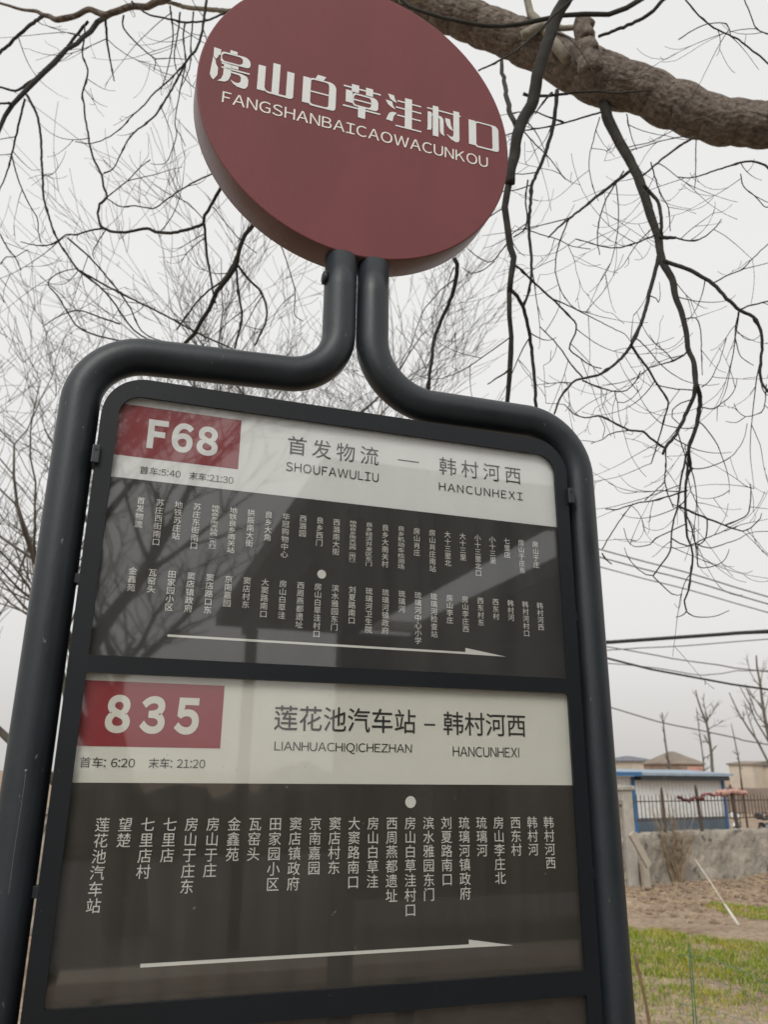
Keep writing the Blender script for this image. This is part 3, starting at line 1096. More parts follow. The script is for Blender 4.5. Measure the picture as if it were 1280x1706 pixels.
br(taper([(178, 331), (200, 344), (225, 343), (256, 347), (275, 334), (297, 319), (322, 304), (350, 291), (368, 280)], 2, 3), 3.3, twigs=4)
br(taper([(178, 328), (196, 314), (212, 301), (232, 280), (250, 266)], 2.4, 1.6), 3.3, twigs=2)
br(taper([(212, 301), (235, 296), (258, 291), (280, 284), (304, 278)], 1.8, 1), 3.3)
br(taper([(0, 390), (10, 410), (25, 430), (35, 450)], 2.5, 1.8), 3.5, twigs=2)
br(taper([(0, 440), (10, 428), (24, 428), (45, 416)], 2.2, 1.2), 3.5)
# long crossing branches lower left
br(taper([(112, 396), (150, 430), (185, 470), (215, 510), (240, 555), (300, 578)], 3, 2), 3.3, twigs=5)
br(taper([(130, 450), (180, 478), (230, 503), (280, 528), (330, 555), (380, 578), (430, 598)], 3.4, 2.5), 3.4, twigs=5)
br(taper([(70, 545), (90, 531), (115, 520), (135, 518), (165, 528), (200, 540)], 1.4, 3), 3.2, twigs=3)
br(taper([(130, 447), (105, 452), (85, 463), (80, 475), (95, 492), (112, 520), (130, 545), (165, 560), (210, 570)], 1.6, 3.0), 3.3, twigs=4)

# right: hanging branches
br(taper([(975, -70), (945, 0), (919, 48), (908, 90), (897, 128), (884, 165), (871, 197), (862, 228), (855, 255), (851, 280), (850, 306)], 27, 21), 2.7, 2.55, twigs=3, wob=0)
br(taper([(851, 296), (845, 318), (843, 345), (845, 372), (849, 394), (853, 412), (856, 428), (856, 442), (852, 464), (849, 487)], 15, 12), 2.56, 2.5, twigs=3, wob=0)
br(taper([(849, 484), (851, 525), (852, 560), (851, 590), (848, 628), (845, 663), (842, 700)], 11, 7), 2.5, 2.55, twigs=4, wob=0)
br(taper([(853, 484), (862, 494), (872, 511), (878, 532), (882, 553), (886, 580), (889, 609), (892, 640), (893, 675), (896, 705)], 7, 6), 2.5, 2.6, twigs=5)
br(taper([(836, 100), (837, 120), (840, 143), (848, 175), (860, 207)], 6, 9), 3.1, 2.6, wob=0)
br(taper([(757, 430), (762, 440), (760, 465), (752, 495), (735, 535), (723, 570), (719, 605), (714, 640), (710, 690)], 8, 5), 2.6, 2.7, twigs=3)
br(taper([(757, 445), (750, 462), (746, 478)], 2.5, 1.4), 2.6)
br(taper([(780, 415), (800, 430), (820, 436), (838, 415), (848, 402)], 1.6, 2.4), 2.6)
br(taper([(770, 445), (785, 455), (805, 450), (825, 435)], 1.2, 2), 2.65)
br(taper([(880, 300), (876, 330), (879, 365), (872, 385), (856, 395)], 3, 2.4), 2.6)
br(taper([(929, 150), (927, 170), (924, 202), (914, 240), (903, 271), (893, 292), (887, 308), (884, 345), (882, 382), (885, 420), (886, 455), (880, 490), (872, 512)], 7, 4), 2.8, 2.6, twigs=7)
br(taper([(852, 612), (842, 622), (828, 630), (813, 640)], 4, 2), 2.5)
br(taper([(860, 443), (888, 468), (919, 497), (940, 517), (961, 541), (956, 562), (949, 581), (968, 597), (985, 609), (1003, 614)], 4, 1.8), 2.55, 2.7, twigs=5)
br(taper([(919, 497), (945, 508), (975, 523), (1008, 540), (1041, 556)], 2.4, 1.4), 2.6, twigs=4)
br(taper([(873, 380), (900, 390), (925, 397), (955, 410), (985, 415)], 2, 1.4), 2.7, twigs=5)
# main hanging branch on the right
br(taper([(992, 120), (1000, 145), (1009, 170), (1015, 198), (1025, 223), (1038, 247), (1052, 271), (1063, 297), (1073, 324), (1085, 360), (1094, 393), (1098, 412), (1104, 436), (1112, 454), (1121, 470), (1129, 496), (1137, 525), (1144, 553), (1149, 581), (1156, 602), (1158, 622), (1161, 645)], 25, 8), 3.36, 2.75, twigs=6, wob=0)
br(taper([(1073, 308), (1085, 322), (1097, 337), (1102, 362), (1103, 385), (1104, 394)], 7, 5), 2.85, twigs=2)
br(taper([(1100, 395), (1115, 396), (1126, 396)], 7, 5), 2.85)
br(taper([(1126, 396), (1142, 400), (1158, 401), (1172, 396), (1182, 389), (1194, 378), (1203, 365)], 3, 1.6), 2.85, 2.7, twigs=5)
br(taper([(1160, 640), (1156, 662), (1149, 680), (1140, 698), (1133, 713), (1123, 730), (1111, 743), (1105, 757)], 8, 5), 2.75, 2.7, twigs=6)
br(taper([(1162, 642), (1167, 668), (1164, 695), (1158, 719), (1152, 735), (1148, 748), (1150, 765), (1153, 783)], 8, 5), 2.75, 2.8, twigs=5)
br(taper([(1106, 434), (1128, 442), (1149, 450), (1170, 461), (1189, 473), (1212, 497), (1233, 516), (1250, 524), (1261, 534), (1268, 550), (1271, 567), (1269, 600), (1268, 628), (1274, 644), (1290, 662)], 7, 4), 2.75, 2.6, twigs=8)
br(taper([(1186, 473), (1215, 458), (1238, 448), (1258, 428), (1290, 398)], 2.4, 1.6), 2.7, twigs=3)
br(taper([(1233, 516), (1255, 508), (1290, 500)], 3, 2.4), 2.65, twigs=2)
br(taper([(1231, 520), (1226, 553), (1229, 575), (1236, 595), (1257, 609)], 2.6, 1.2), 2.65, twigs=4)
br(taper([(1226, 548), (1240, 562), (1255, 567), (1268, 558)], 1.6, 1), 2.65)
br(taper([(1098, 426), (1090, 460), (1083, 487), (1078, 511), (1066, 545), (1053, 574), (1040, 592), (1027, 605), (1005, 621), (985, 628), (961, 633), (948, 645), (938, 656), (930, 672), (924, 690)], 7, 3), 2.75, 2.55, twigs=8)
br(taper([(1053, 576), (1068, 598), (1083, 619), (1097, 642), (1114, 669), (1108, 695), (1100, 725), (1090, 760), (1086, 772)], 4.6, 1.8), 2.65, 2.7, twigs=6)
br(taper([(1050, 285), (1020, 308), (993, 329), (970, 348), (950, 363), (930, 380), (914, 396)], 5.5, 2.5), 2.8, 2.7, twigs=6)
br(taper([(950, 363), (936, 395), (928, 422), (926, 440), (927, 459), (938, 490), (961, 516), (985, 520)], 2.6, 1.3), 2.75, twigs=6)
br(taper([(1097, 388), (1080, 397), (1060, 405), (1035, 412), (1010, 412), (985, 405), (960, 398)], 3, 1.6), 2.8, twigs=6)
br(taper([(900, 544), (918, 562), (938, 586), (952, 607), (971, 628)], 1.8, 3), 2.6, twigs=3)
br(taper([(971, 634), (998, 645), (1025, 652), (1045, 650), (1060, 635), (1068, 618)], 3, 1.6), 2.6, twigs=5)
br(taper([(1025, 652), (1030, 670), (1040, 671), (1055, 662), (1070, 645)], 2, 1.2), 2.6, twigs=3)
br(taper([(1290, 285), (1262, 270), (1235, 271), (1210, 279), (1184, 287), (1155, 296), (1131, 295)], 4, 1.8), 2.6, twigs=4)
br(taper([(1235, 290), (1240, 310), (1262, 330), (1276, 345), (1290, 340)], 2, 1.5), 2.6, twigs=3)
br(taper([(1158, 228), (1132, 244), (1110, 260), (1092, 275), (1073, 292)], 4, 3), 2.95, 2.85, twigs=4)
br(taper([(1150, 226), (1110, 233), (1070, 245), (1050, 250)], 1.8, 1.6), 3.0, twigs=3)
br(taper([(1161, 232), (1160, 265), (1160, 295), (1158, 315)], 2, 1.2), 2.9, twigs=2)
br(taper([(1085, 270), (1100, 320), (1114, 345), (1118, 385)], 2.4, 1.6), 2.75, twigs=4)
br(taper([(1136, -10), (1160, 20), (1184, 42), (1208, 55), (1232, 66), (1256, 85), (1292, 115)], 2.6, 3), 2.6, twigs=4)
br(taper([(1131, 66), (1156, 50), (1179, 40), (1211, 40), (1218, 58)], 2, 1.5), 2.6, twigs=2)
br(taper([(1290, 60), (1262, 48), (1250, 20), (1235, -15)], 2, 2), 2.6, twigs=3)
br(taper([(1120, -12), (1105, 0), (1078, 27), (1040, 45), (998, 61)], 7, 5), 3.2)
br(taper([(1073, -4), (1045, 14), (1014, 21), (975, 24), (940, 24), (905, 33), (866, 42), (835, 45), (807, 42), (770, 34), (733, 26), (705, 18), (680, 10), (660, -10)], 9, 6), 2.95, 2.9)
br(taper([(965, -10), (930, 20), (895, 55), (860, 85), (825, 105), (797, 118)], 4, 3), 2.5)
br(taper([(1080, 150), (1030, 155), (985, 152), (930, 158), (880, 160), (872, 156)], 2.5, 6), 2.75)
br(taper([(920, 155), (910, 165), (892, 190)], 5, 2), 2.75)
br(taper([(1005, 186), (975, 195), (940, 205), (910, 212), (860, 220), (820, 235)], 3.4, 2), 2.85, twigs=5)
br(taper([(940, 204), (915, 195), (885, 185), (850, 190)], 3, 1.6), 2.85, twigs=3)
br(taper([(870, 215), (892, 240), (915, 262), (935, 290), (945, 300)], 2.4, 1.4), 2.7, twigs=4)
br(taper([(1000, 195), (990, 230), (982, 270), (988, 310), (998, 335)], 2, 1.2), 2.75, twigs=5)
br(taper([(1045, 190), (1052, 225), (1062, 250)], 2, 1.2), 2.75, twigs=2)
br(taper([(1040, 285), (1012, 330), (1000, 365), (996, 400), (1000, 425)], 2.6, 1.6), 2.8, twigs=5)
# lower right sprays
br(taper([(1152, 780), (1144, 800), (1143, 814), (1143, 858), (1145, 878), (1146, 894), (1152, 910), (1155, 924), (1152, 955), (1148, 983), (1141, 1001), (1145, 1019)], 4.5, 2.6), 2.75, 2.7, twigs=7)
br(taper([(1145, 1018), (1138, 1025), (1127, 1028)], 2.2, 1.4), 2.7)
br(taper([(1145, 1019), (1155, 1026), (1167, 1028), (1192, 1027), (1216, 1017)], 2.4, 1.2), 2.7)
br(taper([(1148, 748), (1147, 770), (1145, 790), (1143, 814)], 4, 4), 2.75)
br(taper([(1146, 752), (1140, 778), (1135, 802), (1130, 842), (1124, 865), (1120, 885), (1117, 918), (1103, 940), (1089, 959)], 3.6, 2.4), 2.7, 2.6, twigs=6)
br(taper([(1089, 959), (1077, 957), (1066, 950), (1054, 938), (1045, 924), (1041, 912)], 2.2, 1.0), 2.6)
br(taper([(1089, 960), (1104, 975), (1120, 989), (1130, 992), (1138, 990)], 2.2, 1.2), 2.6)
br(taper([(1131, 843), (1155, 854), (1179, 864), (1195, 870), (1209, 875), (1224, 881), (1238, 885), (1252, 879), (1262, 870), (1268, 863), (1270, 855)], 4, 1.2), 2.7, 2.6, twigs=5)
br(taper([(1209, 875), (1228, 868), (1246, 857), (1251, 838), (1252, 814), (1250, 806)], 2.6, 1.6), 2.65, twigs=4)
br(taper([(1146, 817), (1127, 823), (1108, 829), (1090, 834), (1072, 836), (1045, 843), (1028, 849), (1010, 848)], 3, 2), 2.7, 2.6, twigs=5)
br(taper([(1110, 745), (1110, 775), (1109, 802), (1114, 825), (1123, 846)], 2.4, 2), 2.7, twigs=3)
br(taper([(1108, 804), (1090, 820), (1075, 834)], 2, 1.8), 2.65)
br(taper([(1055, 839), (1040, 858), (1025, 880), (1004, 915)], 1.8, 2), 2.6)
br(taper([(1004, 922), (1010, 932), (1020, 940)], 2.6, 2.0), 2.6)
br(taper([(1106, 745), (1085, 730), (1072, 719), (1048, 716), (1020, 702), (998, 693), (975, 696), (958, 690), (941, 674)], 4.4, 1.6), 2.65, 2.5, twigs=6)
br(taper([(1048, 717), (1019, 722), (1005, 732), (985, 739)], 2.4, 1.2), 2.6, twigs=2)
br(taper([(1005, 730), (1008, 712), (1000, 695)], 1.4, 1.2), 2.6)
br(taper([(1143, 873), (1118, 885), (1093, 897), (1084, 907), (1072, 910), (1057, 910), (1046, 900), (1040, 880)], 2.2, 1.2), 2.65, twigs=2)
br(taper([(1151, 776), (1155, 781), (1175, 780), (1197, 773), (1213, 765), (1226, 754), (1240, 732), (1246, 705)], 2.4, 1.0), 2.75)
br(taper([(1146, 861), (1153, 880), (1158, 900), (1163, 922), (1164, 944), (1181, 945), (1197, 941), (1210, 930), (1216, 915)], 2.8, 1.2), 2.7, twigs=3)
br(taper([(1120, 897), (1133, 905), (1146, 909), (1160, 905), (1176, 897), (1200, 888), (1230, 876)], 2.6, 1.6), 2.7, twigs=4)
br(taper([(1161, 906), (1172, 911), (1185, 913), (1205, 907), (1227, 900), (1245, 890), (1259, 886)], 2.4, 1.1), 2.65, twigs=2)
br(taper([(1179, 865), (1179, 885), (1175, 900), (1163, 908)], 2.6, 2), 2.7, twigs=2)
br(taper([(1166, 677), (1178, 680), (1191, 681), (1205, 670), (1218, 660), (1226, 646), (1229, 630)], 2.4, 1.2), 2.7, twigs=4)
br(taper([(1278, 640), (1274, 680), (1262, 690), (1243, 694), (1230, 685), (1224, 672)], 1.8, 1.2), 2.6, twigs=3)
br(taper([(1243, 694), (1228, 704), (1210, 702)], 1.6, 1.0), 2.6)
br(taper([(1160, 650), (1140, 649), (1115, 646), (1093, 641)], 2.2, 2), 2.7, twigs=2)
br(taper([(1155, 665), (1135, 672), (1121, 683), (1121, 695), (1132, 706)], 2.2, 1.6), 2.7)
br(taper([(1149, 581), (1140, 592), (1122, 601), (1105, 606), (1085, 612)], 3, 2), 2.75, twigs=3)
br(taper([(1141, 532), (1160, 530), (1168, 550), (1170, 590), (1171, 625)], 2.4, 1.4), 2.75, twigs=3)
br(taper([(1170, 645), (1185, 632), (1200, 600), (1212, 560)], 2, 1), 2.75, twigs=2)

TW = []


def grow_twig(p, d, L, r0, lvl=0):
    """A fine twig: sets off sideways, sags, and turns its tip up in one long curve."""
    n = max(5, int(L / 0.025))
    rows = [(p[0], p[1], p[2], r0)]
    q = np.array(p, float)
    d = np.array(d, float)
    d /= np.linalg.norm(d)
    curl = rnd.uniform(0.08, 0.42) * 6 / n
    sag = rnd.uniform(-0.25, 0.02) * 6 / n
    side = np.array([rnd.gauss(0, 1) for _ in range(3)])
    side *= rnd.uniform(0.03, 0.16) * 6 / n / np.linalg.norm(side)
    for i in range(1, n + 1):
        k = i / n
        d = d + np.array([0, 0, sag * (1 - k) + curl * k]) + side + np.array([rnd.gauss(0, 0.035) for _ in range(3)])
        if rnd.random() < 0.07:
            d = d + np.array([rnd.gauss(0, 0.22) for _ in range(3)])
        d /= np.linalg.norm(d)
        q = q + d * (L / n)
        rows.append((q[0], q[1], q[2], max(0.0009, r0 * (1 - 0.65 * k))))
        if lvl < 2 and i > 1 and rnd.random() < (0.14 if lvl == 0 else 0.08):
            e = d + np.array([rnd.gauss(0, 0.6) for _ in range(3)])
            grow_twig(q, e, L * rnd.uniform(0.25, 0.6), max(0.0010, r0 * 0.65), lvl + 1)
    TW.append(np.array(rows))


for mi, rows, n in list(BR):
    for _ in range(int(n * 0.5 + 0.5)):
        i = rnd.randrange(max(1, len(rows) // 8), len(rows))
        t = rows[min(i + 1, len(rows) - 1), :3] - rows[max(i - 1, 0), :3]
        t /= np.linalg.norm(t) + 1e-9
        d = RT * rnd.gauss(0, 1) + FW * rnd.gauss(0, 0.7) + np.array([0, 0, rnd.gauss(0, 0.5)])
        d -= t * (d @ t) * 0.8
        left = at(400, 300, 3.3)
        L = rnd.uniform(0.10, 0.42) * (1.2 if rows[i, 3] > 0.004 else 1)
        grow_twig(rows[i, :3], d / np.linalg.norm(d) + 0.6 * t, L, min(0.0026, max(0.0015, rows[i, 3] * 0.6)))

# trunk: from the ground up to where the limb leaves it, outside the picture on the right
lim0 = BR[0][1][0]
base = np.array([TREE.location[0], TREE.location[1], 0.0])
base = np.array([lim0[0] + 0.25, lim0[1] - 0.05, 0.0])
TREE.location = (base[0], base[1], 0)
tr = [(base[0] + 0.06, base[1], -0.15, 0.27), (base[0] + 0.03, base[1], 0.15, 0.235), (base[0], base[1], 0.9, 0.205), (base[0] - 0.05, base[1] + 0.02, 1.9, 0.195), (base[0] - 0.02, base[1], lim0[2] - 0.35, 0.19),
      (base[0] + 0.03, base[1], lim0[2] + 0.3, 0.18), (base[0] + 0.1, base[1], 5.0, 0.13), (base[0] + 0.05, base[1] + 0.1, 6.6, 0.07), (base[0] - 0.1, base[1] + 0.2, 8.2, 0.02)]
rows = spline(tr, 0.1)
tm = MB().tube(rows[:, :3], rows[:, 3], 26, rough=0.05)
join = spline([(base[0] + 0.05, base[1], lim0[2] - 0.2, 0.17), (base[0] - 0.08, base[1], lim0[2] - 0.08, 0.165), (lim0[0], lim0[1], lim0[2], lim0[3])], 0.05)
tm.tube(join[:, :3], join[:, 3], 22, rough=0.03)
tm.build('trunk', M['bark'], TREE, smooth=True)
from mathutils import noise as mnoise


def barky(rows, sides, amp, seed):
    """Tube with fissured bark: ridges run along the wood, broken across."""
    b = MB().tube(rows[:, :3], rows[:, 3], sides, rough=0.0)
    P = rows[:, :3]
    s_ = np.concatenate([[0], np.cumsum(np.linalg.norm(np.diff(P, axis=0), axis=1))])
    for i in range(len(P)):
        for k in range(sides):
            a = 2 * math.pi * k / sides
            r = rows[i, 3]
            q = Vector((math.cos(a) * 1.8 + seed, math.sin(a) * 1.8, s_[i] * 3.0))
            h = mnoise.fractal(q, 1.0, 2.1, 3)
            q2 = Vector((math.cos(a) * 7 + seed, math.sin(a) * 7, s_[i] * 9 + 0.8 * h))
            h2 = 1 - abs(mnoise.noise(q2)) * 2.2
            h3 = abs(mnoise.noise(Vector((math.cos(a) * 15, math.sin(a) * 15, s_[i] * 22))))
            f = amp * (0.30 * h - 0.75 * max(0, h2) ** 3 - 0.5 * h3 + 0.22)
            v = b.v[i * sides + k]
            c = P[i]
            b.v[i * sides + k] = tuple(c[m] + (v[m] - c[m]) * (1 + f) for m in range(3))
    return b


lrows = spline(BR[0][1], 0.009)
lm = barky(lrows, 90, 0.10, 0.0)
st = barky(spline(BR[1][1], 0.012), 30, 0.16, 5.0)
n0 = len(lm.v)
lm.v += st.v
lm.f += [tuple(q + n0 for q in f) for f in st.f]
lm.mi += st.mi
lm.build('limb', M['bark'], TREE, smooth=True)
crown = MB()
for mi, rows, n in BR[2:]:
    big = rows[:, 3].max()
    if big > 0.0145 and mi == 2:
        barky(spline(rows, 0.012), 18, 0.24, big * 900).build('branch', M['twig'], TREE, smooth=True)
    elif mi == 1:
        MB().tube(rows[:, :3], rows[:, 3], 12, rough=0.05).build('branch', M['bark2'], TREE, smooth=True)
    else:
        crown.tube(rows[:, :3], rows[:, 3], 6 if big > 0.004 else 5, rough=0.06)
for rows in TW:
    crown.tube(rows[:, :3], rows[:, 3], 3)
crown.build('crown', M['twig'], TREE, smooth=True)

# ------------------------------------------------------------------ procedural bare trees
def bare_tree(name, base, height, seed, label, m_trunk, m_twig, spread=0.55, levels=4, r0=0.11, tmin=0.0035, first=0.28, counts=(7, 6, 6, 5), up=0.10, group=None, wander=0.12, lean=(0, 0)):
    r = random.Random(seed)
    root = tag(empty(name, tuple(base)), label, 'tree', group)
    wood, fine = MB(), MB()

    def g(p, d, L, rad, lvl):
        n = max(4, int(5 + 3 * (levels - lvl) * 0.5))
        pts, rs = [p.copy()], [rad]
        d = d / np.linalg.norm(d)
        nodes = []
        for i in range(1, n + 1):
            k = i / n
            d = d + np.array([r.gauss(0, wander), r.gauss(0, wander), r.gauss(0, wander * 0.6) + up * (0.5 if lvl else 1)])
            d /= np.linalg.norm(d)
            p = p + d * (L / n)
            pts.append(p.copy())
            rs.append(max(tmin * 0.7, rad * (1 - 0.72 * k)))
            nodes.append((k, p.copy(), d.copy(), rs[-1]))
        if lvl <= 1:
            wood.tube(pts, rs, 9 if lvl == 0 else 6)
        else:
            fine.tube(pts, rs, 4 if lvl == 2 else 3, cap=False)
        if lvl >= levels:
            return
        c = counts[lvl]
        for j in range(c):
            k = first + (1 - first) * (j + r.random()) / c if lvl == 0 else r.uniform(0.2, 1.0)
            nd = nodes[min(len(nodes) - 1, int(k * n))]
            a = r.uniform(0, 6.283)
            side = np.array([math.cos(a), math.sin(a), r.uniform(-0.1, 0.35)])
            e = nd[2] * (1 - spread) + side * spread
            g(nd[1], e, L * r.uniform(0.45, 0.72) * (1.1 - 0.35 * k if lvl == 0 else 1), max(tmin, nd[3] * r.uniform(0.5, 0.75)), lvl + 1)

    g(np.array(base, float), np.array([lean[0], lean[1], 1.0]), height * 0.62, r0, 0)
    wood.build('trunk', m_trunk, root, smooth=True)
    fine.build('crown', m_twig, root, smooth=True)
    return root


def ground_at(xpx, depth, z=0.0):
    p = at(xpx, 1285, depth)
    return np.array([p[0], p[1], z])


WG = 'bare willows behind the sign'
bare_tree('bare_willow', ground_at(345, 9.5), 9.3, 3, 'dense bare willow showing between the red disc and the left arm of the sign', M['willow'], M['willow'], spread=0.44, r0=0.15, tmin=0.0042,
          counts=(10, 7, 5, 4), up=0.10, first=0.42, group=WG)
bare_tree('bare_willow', ground_at(110, 9.6), 7.6, 14, 'bare willow with fanning twigs left of the left tube post', M['willow'], M['willow'], spread=0.50, r0=0.13, tmin=0.0042, counts=(13, 7, 6, 4), up=0.07, first=0.12,
          group=WG)
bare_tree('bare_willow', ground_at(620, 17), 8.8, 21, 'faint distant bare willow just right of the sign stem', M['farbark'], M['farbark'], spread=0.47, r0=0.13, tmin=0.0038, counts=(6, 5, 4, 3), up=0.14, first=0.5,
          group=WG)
# tree across the road behind the viewer: only its mirror image is seen, in the pane
bare_tree('bare_tree', (0.35, -7.6, 0.0), 8.8, 33, 'bare tree mirrored in the pane over the F68 sheet', M['willow'], M['willow'], spread=0.5, r0=0.22, tmin=0.011, counts=(11, 7, 5, 3), up=0.1, first=0.26)

# far slim trees on the right
FG = 'slim bare trees beyond the shed'


def far_tree(name, dep, trunk_, limbs, label, wpx, ntw, seed, group=None, twl=1.2):
    r = random.Random(seed)
    b0 = ground_at(trunk_[0][0], dep, LOW)
    root = tag(empty(name, tuple(b0)), label, 'tree', group)
    pts = [tuple(b0) + (wpx * 1.1 * dep / FPX / 2,)] + traced([(x, y, wpx * (1 - 0.7 * i / len(trunk_))) for i, (x, y) in enumerate(trunk_)], dep, wob=0)
    rows = spline(pts, 0.4)
    MB().tube(rows[:, :3], rows[:, 3], 8).build('trunk', M['farbark'], root, smooth=True)
    cr_ = MB()
    allr = [rows[len(rows) // 3:]]
    for lp, w0 in limbs:
        q = spline(traced([(x, y, w0 * (1 - 0.65 * i / len(lp))) for i, (x, y) in enumerate(lp)], dep, dep + r.uniform(-2, 2), wob=0.005), 0.3)
        cr_.tube(q[:, :3], q[:, 3], 5)
        allr.append(q)
    for q in allr:
        for _ in range(ntw):
            i = r.randrange(1, len(q) - 1)
            t = q[i + 1, :3] - q[i - 1, :3]
            t /= np.linalg.norm(t)
            d = t * 0.8 + np.array([r.gauss(0, .5), r.gauss(0, .5), r.gauss(0.15, .3)])
            d /= np.linalg.norm(d)
            L = twl * r.uniform(0.3, 1.0)
            p = q[i, :3]
            rr_ = max(0.55 * dep / FPX / 2, q[i, 3] * 0.5)
            p1 = p + d * L * 0.5
            p2 = p1 + (d + np.array([r.gauss(0, .25), r.gauss(0, .25), 0.2])) * L * 0.5
            cr_.tube([p, p1, p2], [rr_, rr_ * 0.8, rr_ * 0.35], 3)
            for _k in range(2):
                e = d + np.array([r.gauss(0, .5), r.gauss(0, .5), r.gauss(0.1, .3)])
                cr_.tube([p1, p1 + e * L * 0.2, p1 + e * L * 0.4], [rr_ * 0.6, rr_ * 0.5, rr_ * 0.25], 3)
    cr_.build('crown', M['farbark'], root, smooth=True)


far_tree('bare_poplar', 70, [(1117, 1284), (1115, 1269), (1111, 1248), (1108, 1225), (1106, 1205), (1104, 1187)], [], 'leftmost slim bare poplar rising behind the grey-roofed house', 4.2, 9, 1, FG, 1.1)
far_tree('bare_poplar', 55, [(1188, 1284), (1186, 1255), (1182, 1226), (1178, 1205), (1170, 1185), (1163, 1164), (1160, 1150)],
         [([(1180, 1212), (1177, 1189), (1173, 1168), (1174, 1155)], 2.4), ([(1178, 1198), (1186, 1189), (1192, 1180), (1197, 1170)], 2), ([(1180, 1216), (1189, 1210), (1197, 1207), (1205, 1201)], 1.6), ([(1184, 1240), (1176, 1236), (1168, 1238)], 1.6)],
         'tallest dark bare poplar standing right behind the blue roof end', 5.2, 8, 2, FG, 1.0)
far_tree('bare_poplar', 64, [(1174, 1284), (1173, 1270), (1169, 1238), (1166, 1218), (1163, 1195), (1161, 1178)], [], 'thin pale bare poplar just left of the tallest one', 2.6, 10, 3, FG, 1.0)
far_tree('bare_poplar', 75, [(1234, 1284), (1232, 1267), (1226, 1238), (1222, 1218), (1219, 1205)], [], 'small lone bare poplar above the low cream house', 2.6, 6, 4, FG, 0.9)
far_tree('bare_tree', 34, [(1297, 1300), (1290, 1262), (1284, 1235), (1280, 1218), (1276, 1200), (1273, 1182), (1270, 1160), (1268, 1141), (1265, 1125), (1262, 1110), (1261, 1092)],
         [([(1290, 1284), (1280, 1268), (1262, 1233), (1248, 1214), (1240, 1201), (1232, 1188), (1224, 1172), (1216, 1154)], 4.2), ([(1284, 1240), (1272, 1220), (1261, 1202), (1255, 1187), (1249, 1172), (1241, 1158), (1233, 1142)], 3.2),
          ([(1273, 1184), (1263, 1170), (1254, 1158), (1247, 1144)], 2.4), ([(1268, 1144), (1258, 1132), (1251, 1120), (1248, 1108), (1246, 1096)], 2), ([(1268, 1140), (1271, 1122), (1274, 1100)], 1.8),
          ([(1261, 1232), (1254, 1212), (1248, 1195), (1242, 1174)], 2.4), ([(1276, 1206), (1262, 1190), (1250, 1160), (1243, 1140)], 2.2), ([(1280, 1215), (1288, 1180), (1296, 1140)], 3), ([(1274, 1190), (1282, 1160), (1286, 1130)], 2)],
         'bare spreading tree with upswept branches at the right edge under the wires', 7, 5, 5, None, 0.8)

# ------------------------------------------------------------------ boundary wall, fence, yard
def wall_pt(u, v=0.0, z=0.0):
    q = WA + WD * u + WN * v
    return (q[0], q[1], z)


WFR = Matrix(((WD[0], WN[0], 0, WA[0]), (WD[1], WN[1], 0, WA[1]), (0, 0, 1, 0), (0, 0, 0, 1)))
WH = 0.685


def rough_block(lo, hi, nx, nz, amp, seed, frm):
    """A block with a rough, lumpy front and top."""
    r = random.Random(seed)
    b = MB()
    idx = {}
    for j in range(nz + 1):
        for i in range(nx + 1):
            x = lo[0] + (hi[0] - lo[0]) * i / nx
            z = lo[2] + (hi[2] - lo[2]) * j / nz
            y = lo[1] + r.gauss(0, amp)
            if j == nz:
                z += r.gauss(0, amp * 0.9)
            idx[(i, j, 0)] = len(b.v)
            b.v.append(tuple(frm @ Vector((x, y, z))))
            idx[(i, j, 1)] = len(b.v)
            b.v.append(tuple(frm @ Vector((x, hi[1], z))))
    for j in range(nz):
        for i in range(nx):
            b.f.append((idx[(i, j, 0)], idx[(i + 1, j, 0)], idx[(i + 1, j + 1, 0)], idx[(i, j + 1, 0)]))
            b.f.append((idx[(i, j + 1, 1)], idx[(i + 1, j + 1, 1)], idx[(i + 1, j, 1)], idx[(i, j, 1)]))
    for i in range(nx):
        b.f.append((idx[(i, nz, 0)], idx[(i + 1, nz, 0)], idx[(i + 1, nz, 1)], idx[(i, nz, 1)]))
    for i in (0, nx):
        for j in range(nz):
            q = (idx[(i, j, 0)], idx[(i, j + 1, 0)], idx[(i, j + 1, 1)], idx[(i, j, 1)])
            b.f.append(q if i == 0 else tuple(reversed(q)))
    b.mi = [0] * len(b.f)
    return b


M['wall'] = mat('weathered_render', (0.44, 0.395, 0.33), rough=0.95, c2=(0.21, 0.19, 0.16), vscale=2.4, bump=0.035, bscale=11, speck=(0.11, 0.105, 0.09), speck_scale=5, speck_lo=0.60)
M['concrete'] = mat('grey_concrete', (0.40, 0.375, 0.33), rough=0.9, var=0.2, vscale=5, bump=0.006, bscale=30)
wl = rough_block((-0.13, 0.0, -0.15), (7.5, 0.22, WH), 150, 14, 0.014, 3, WFR)
tag(wl.build('boundary_wall', M['wall'], smooth=True), 'low weathered grey boundary wall under the iron fence', 'wall')
w2 = rough_block((-12.5, 0.02, -0.15), (-0.34, 0.20, 1.10), 190, 14, 0.010, 4, WFR)
w2.box((-12.5, -0.01, 1.10), (-0.34, 0.24, 1.16), fr=WFR)
tag(w2.build('boundary_wall', M['wall']), 'taller smooth wall with a ledge left of the concrete pillar', 'wall')
pil = tag(empty('concrete_pillar', wall_pt(-0.235, 0.1)), 'square concrete pillar with a flat cap beside the dark post of the sign', 'pillar')
MB().box((-0.335, -0.03, -0.2), (-0.135, 0.24, 1.30), fr=WFR).build('shaft', M['concrete'], pil, bevel=0.012)
MB().box((-0.37, -0.06, 1.30), (-0.10, 0.27, 1.36), fr=WFR).build('cap', M['concrete'], pil, bevel=0.01)

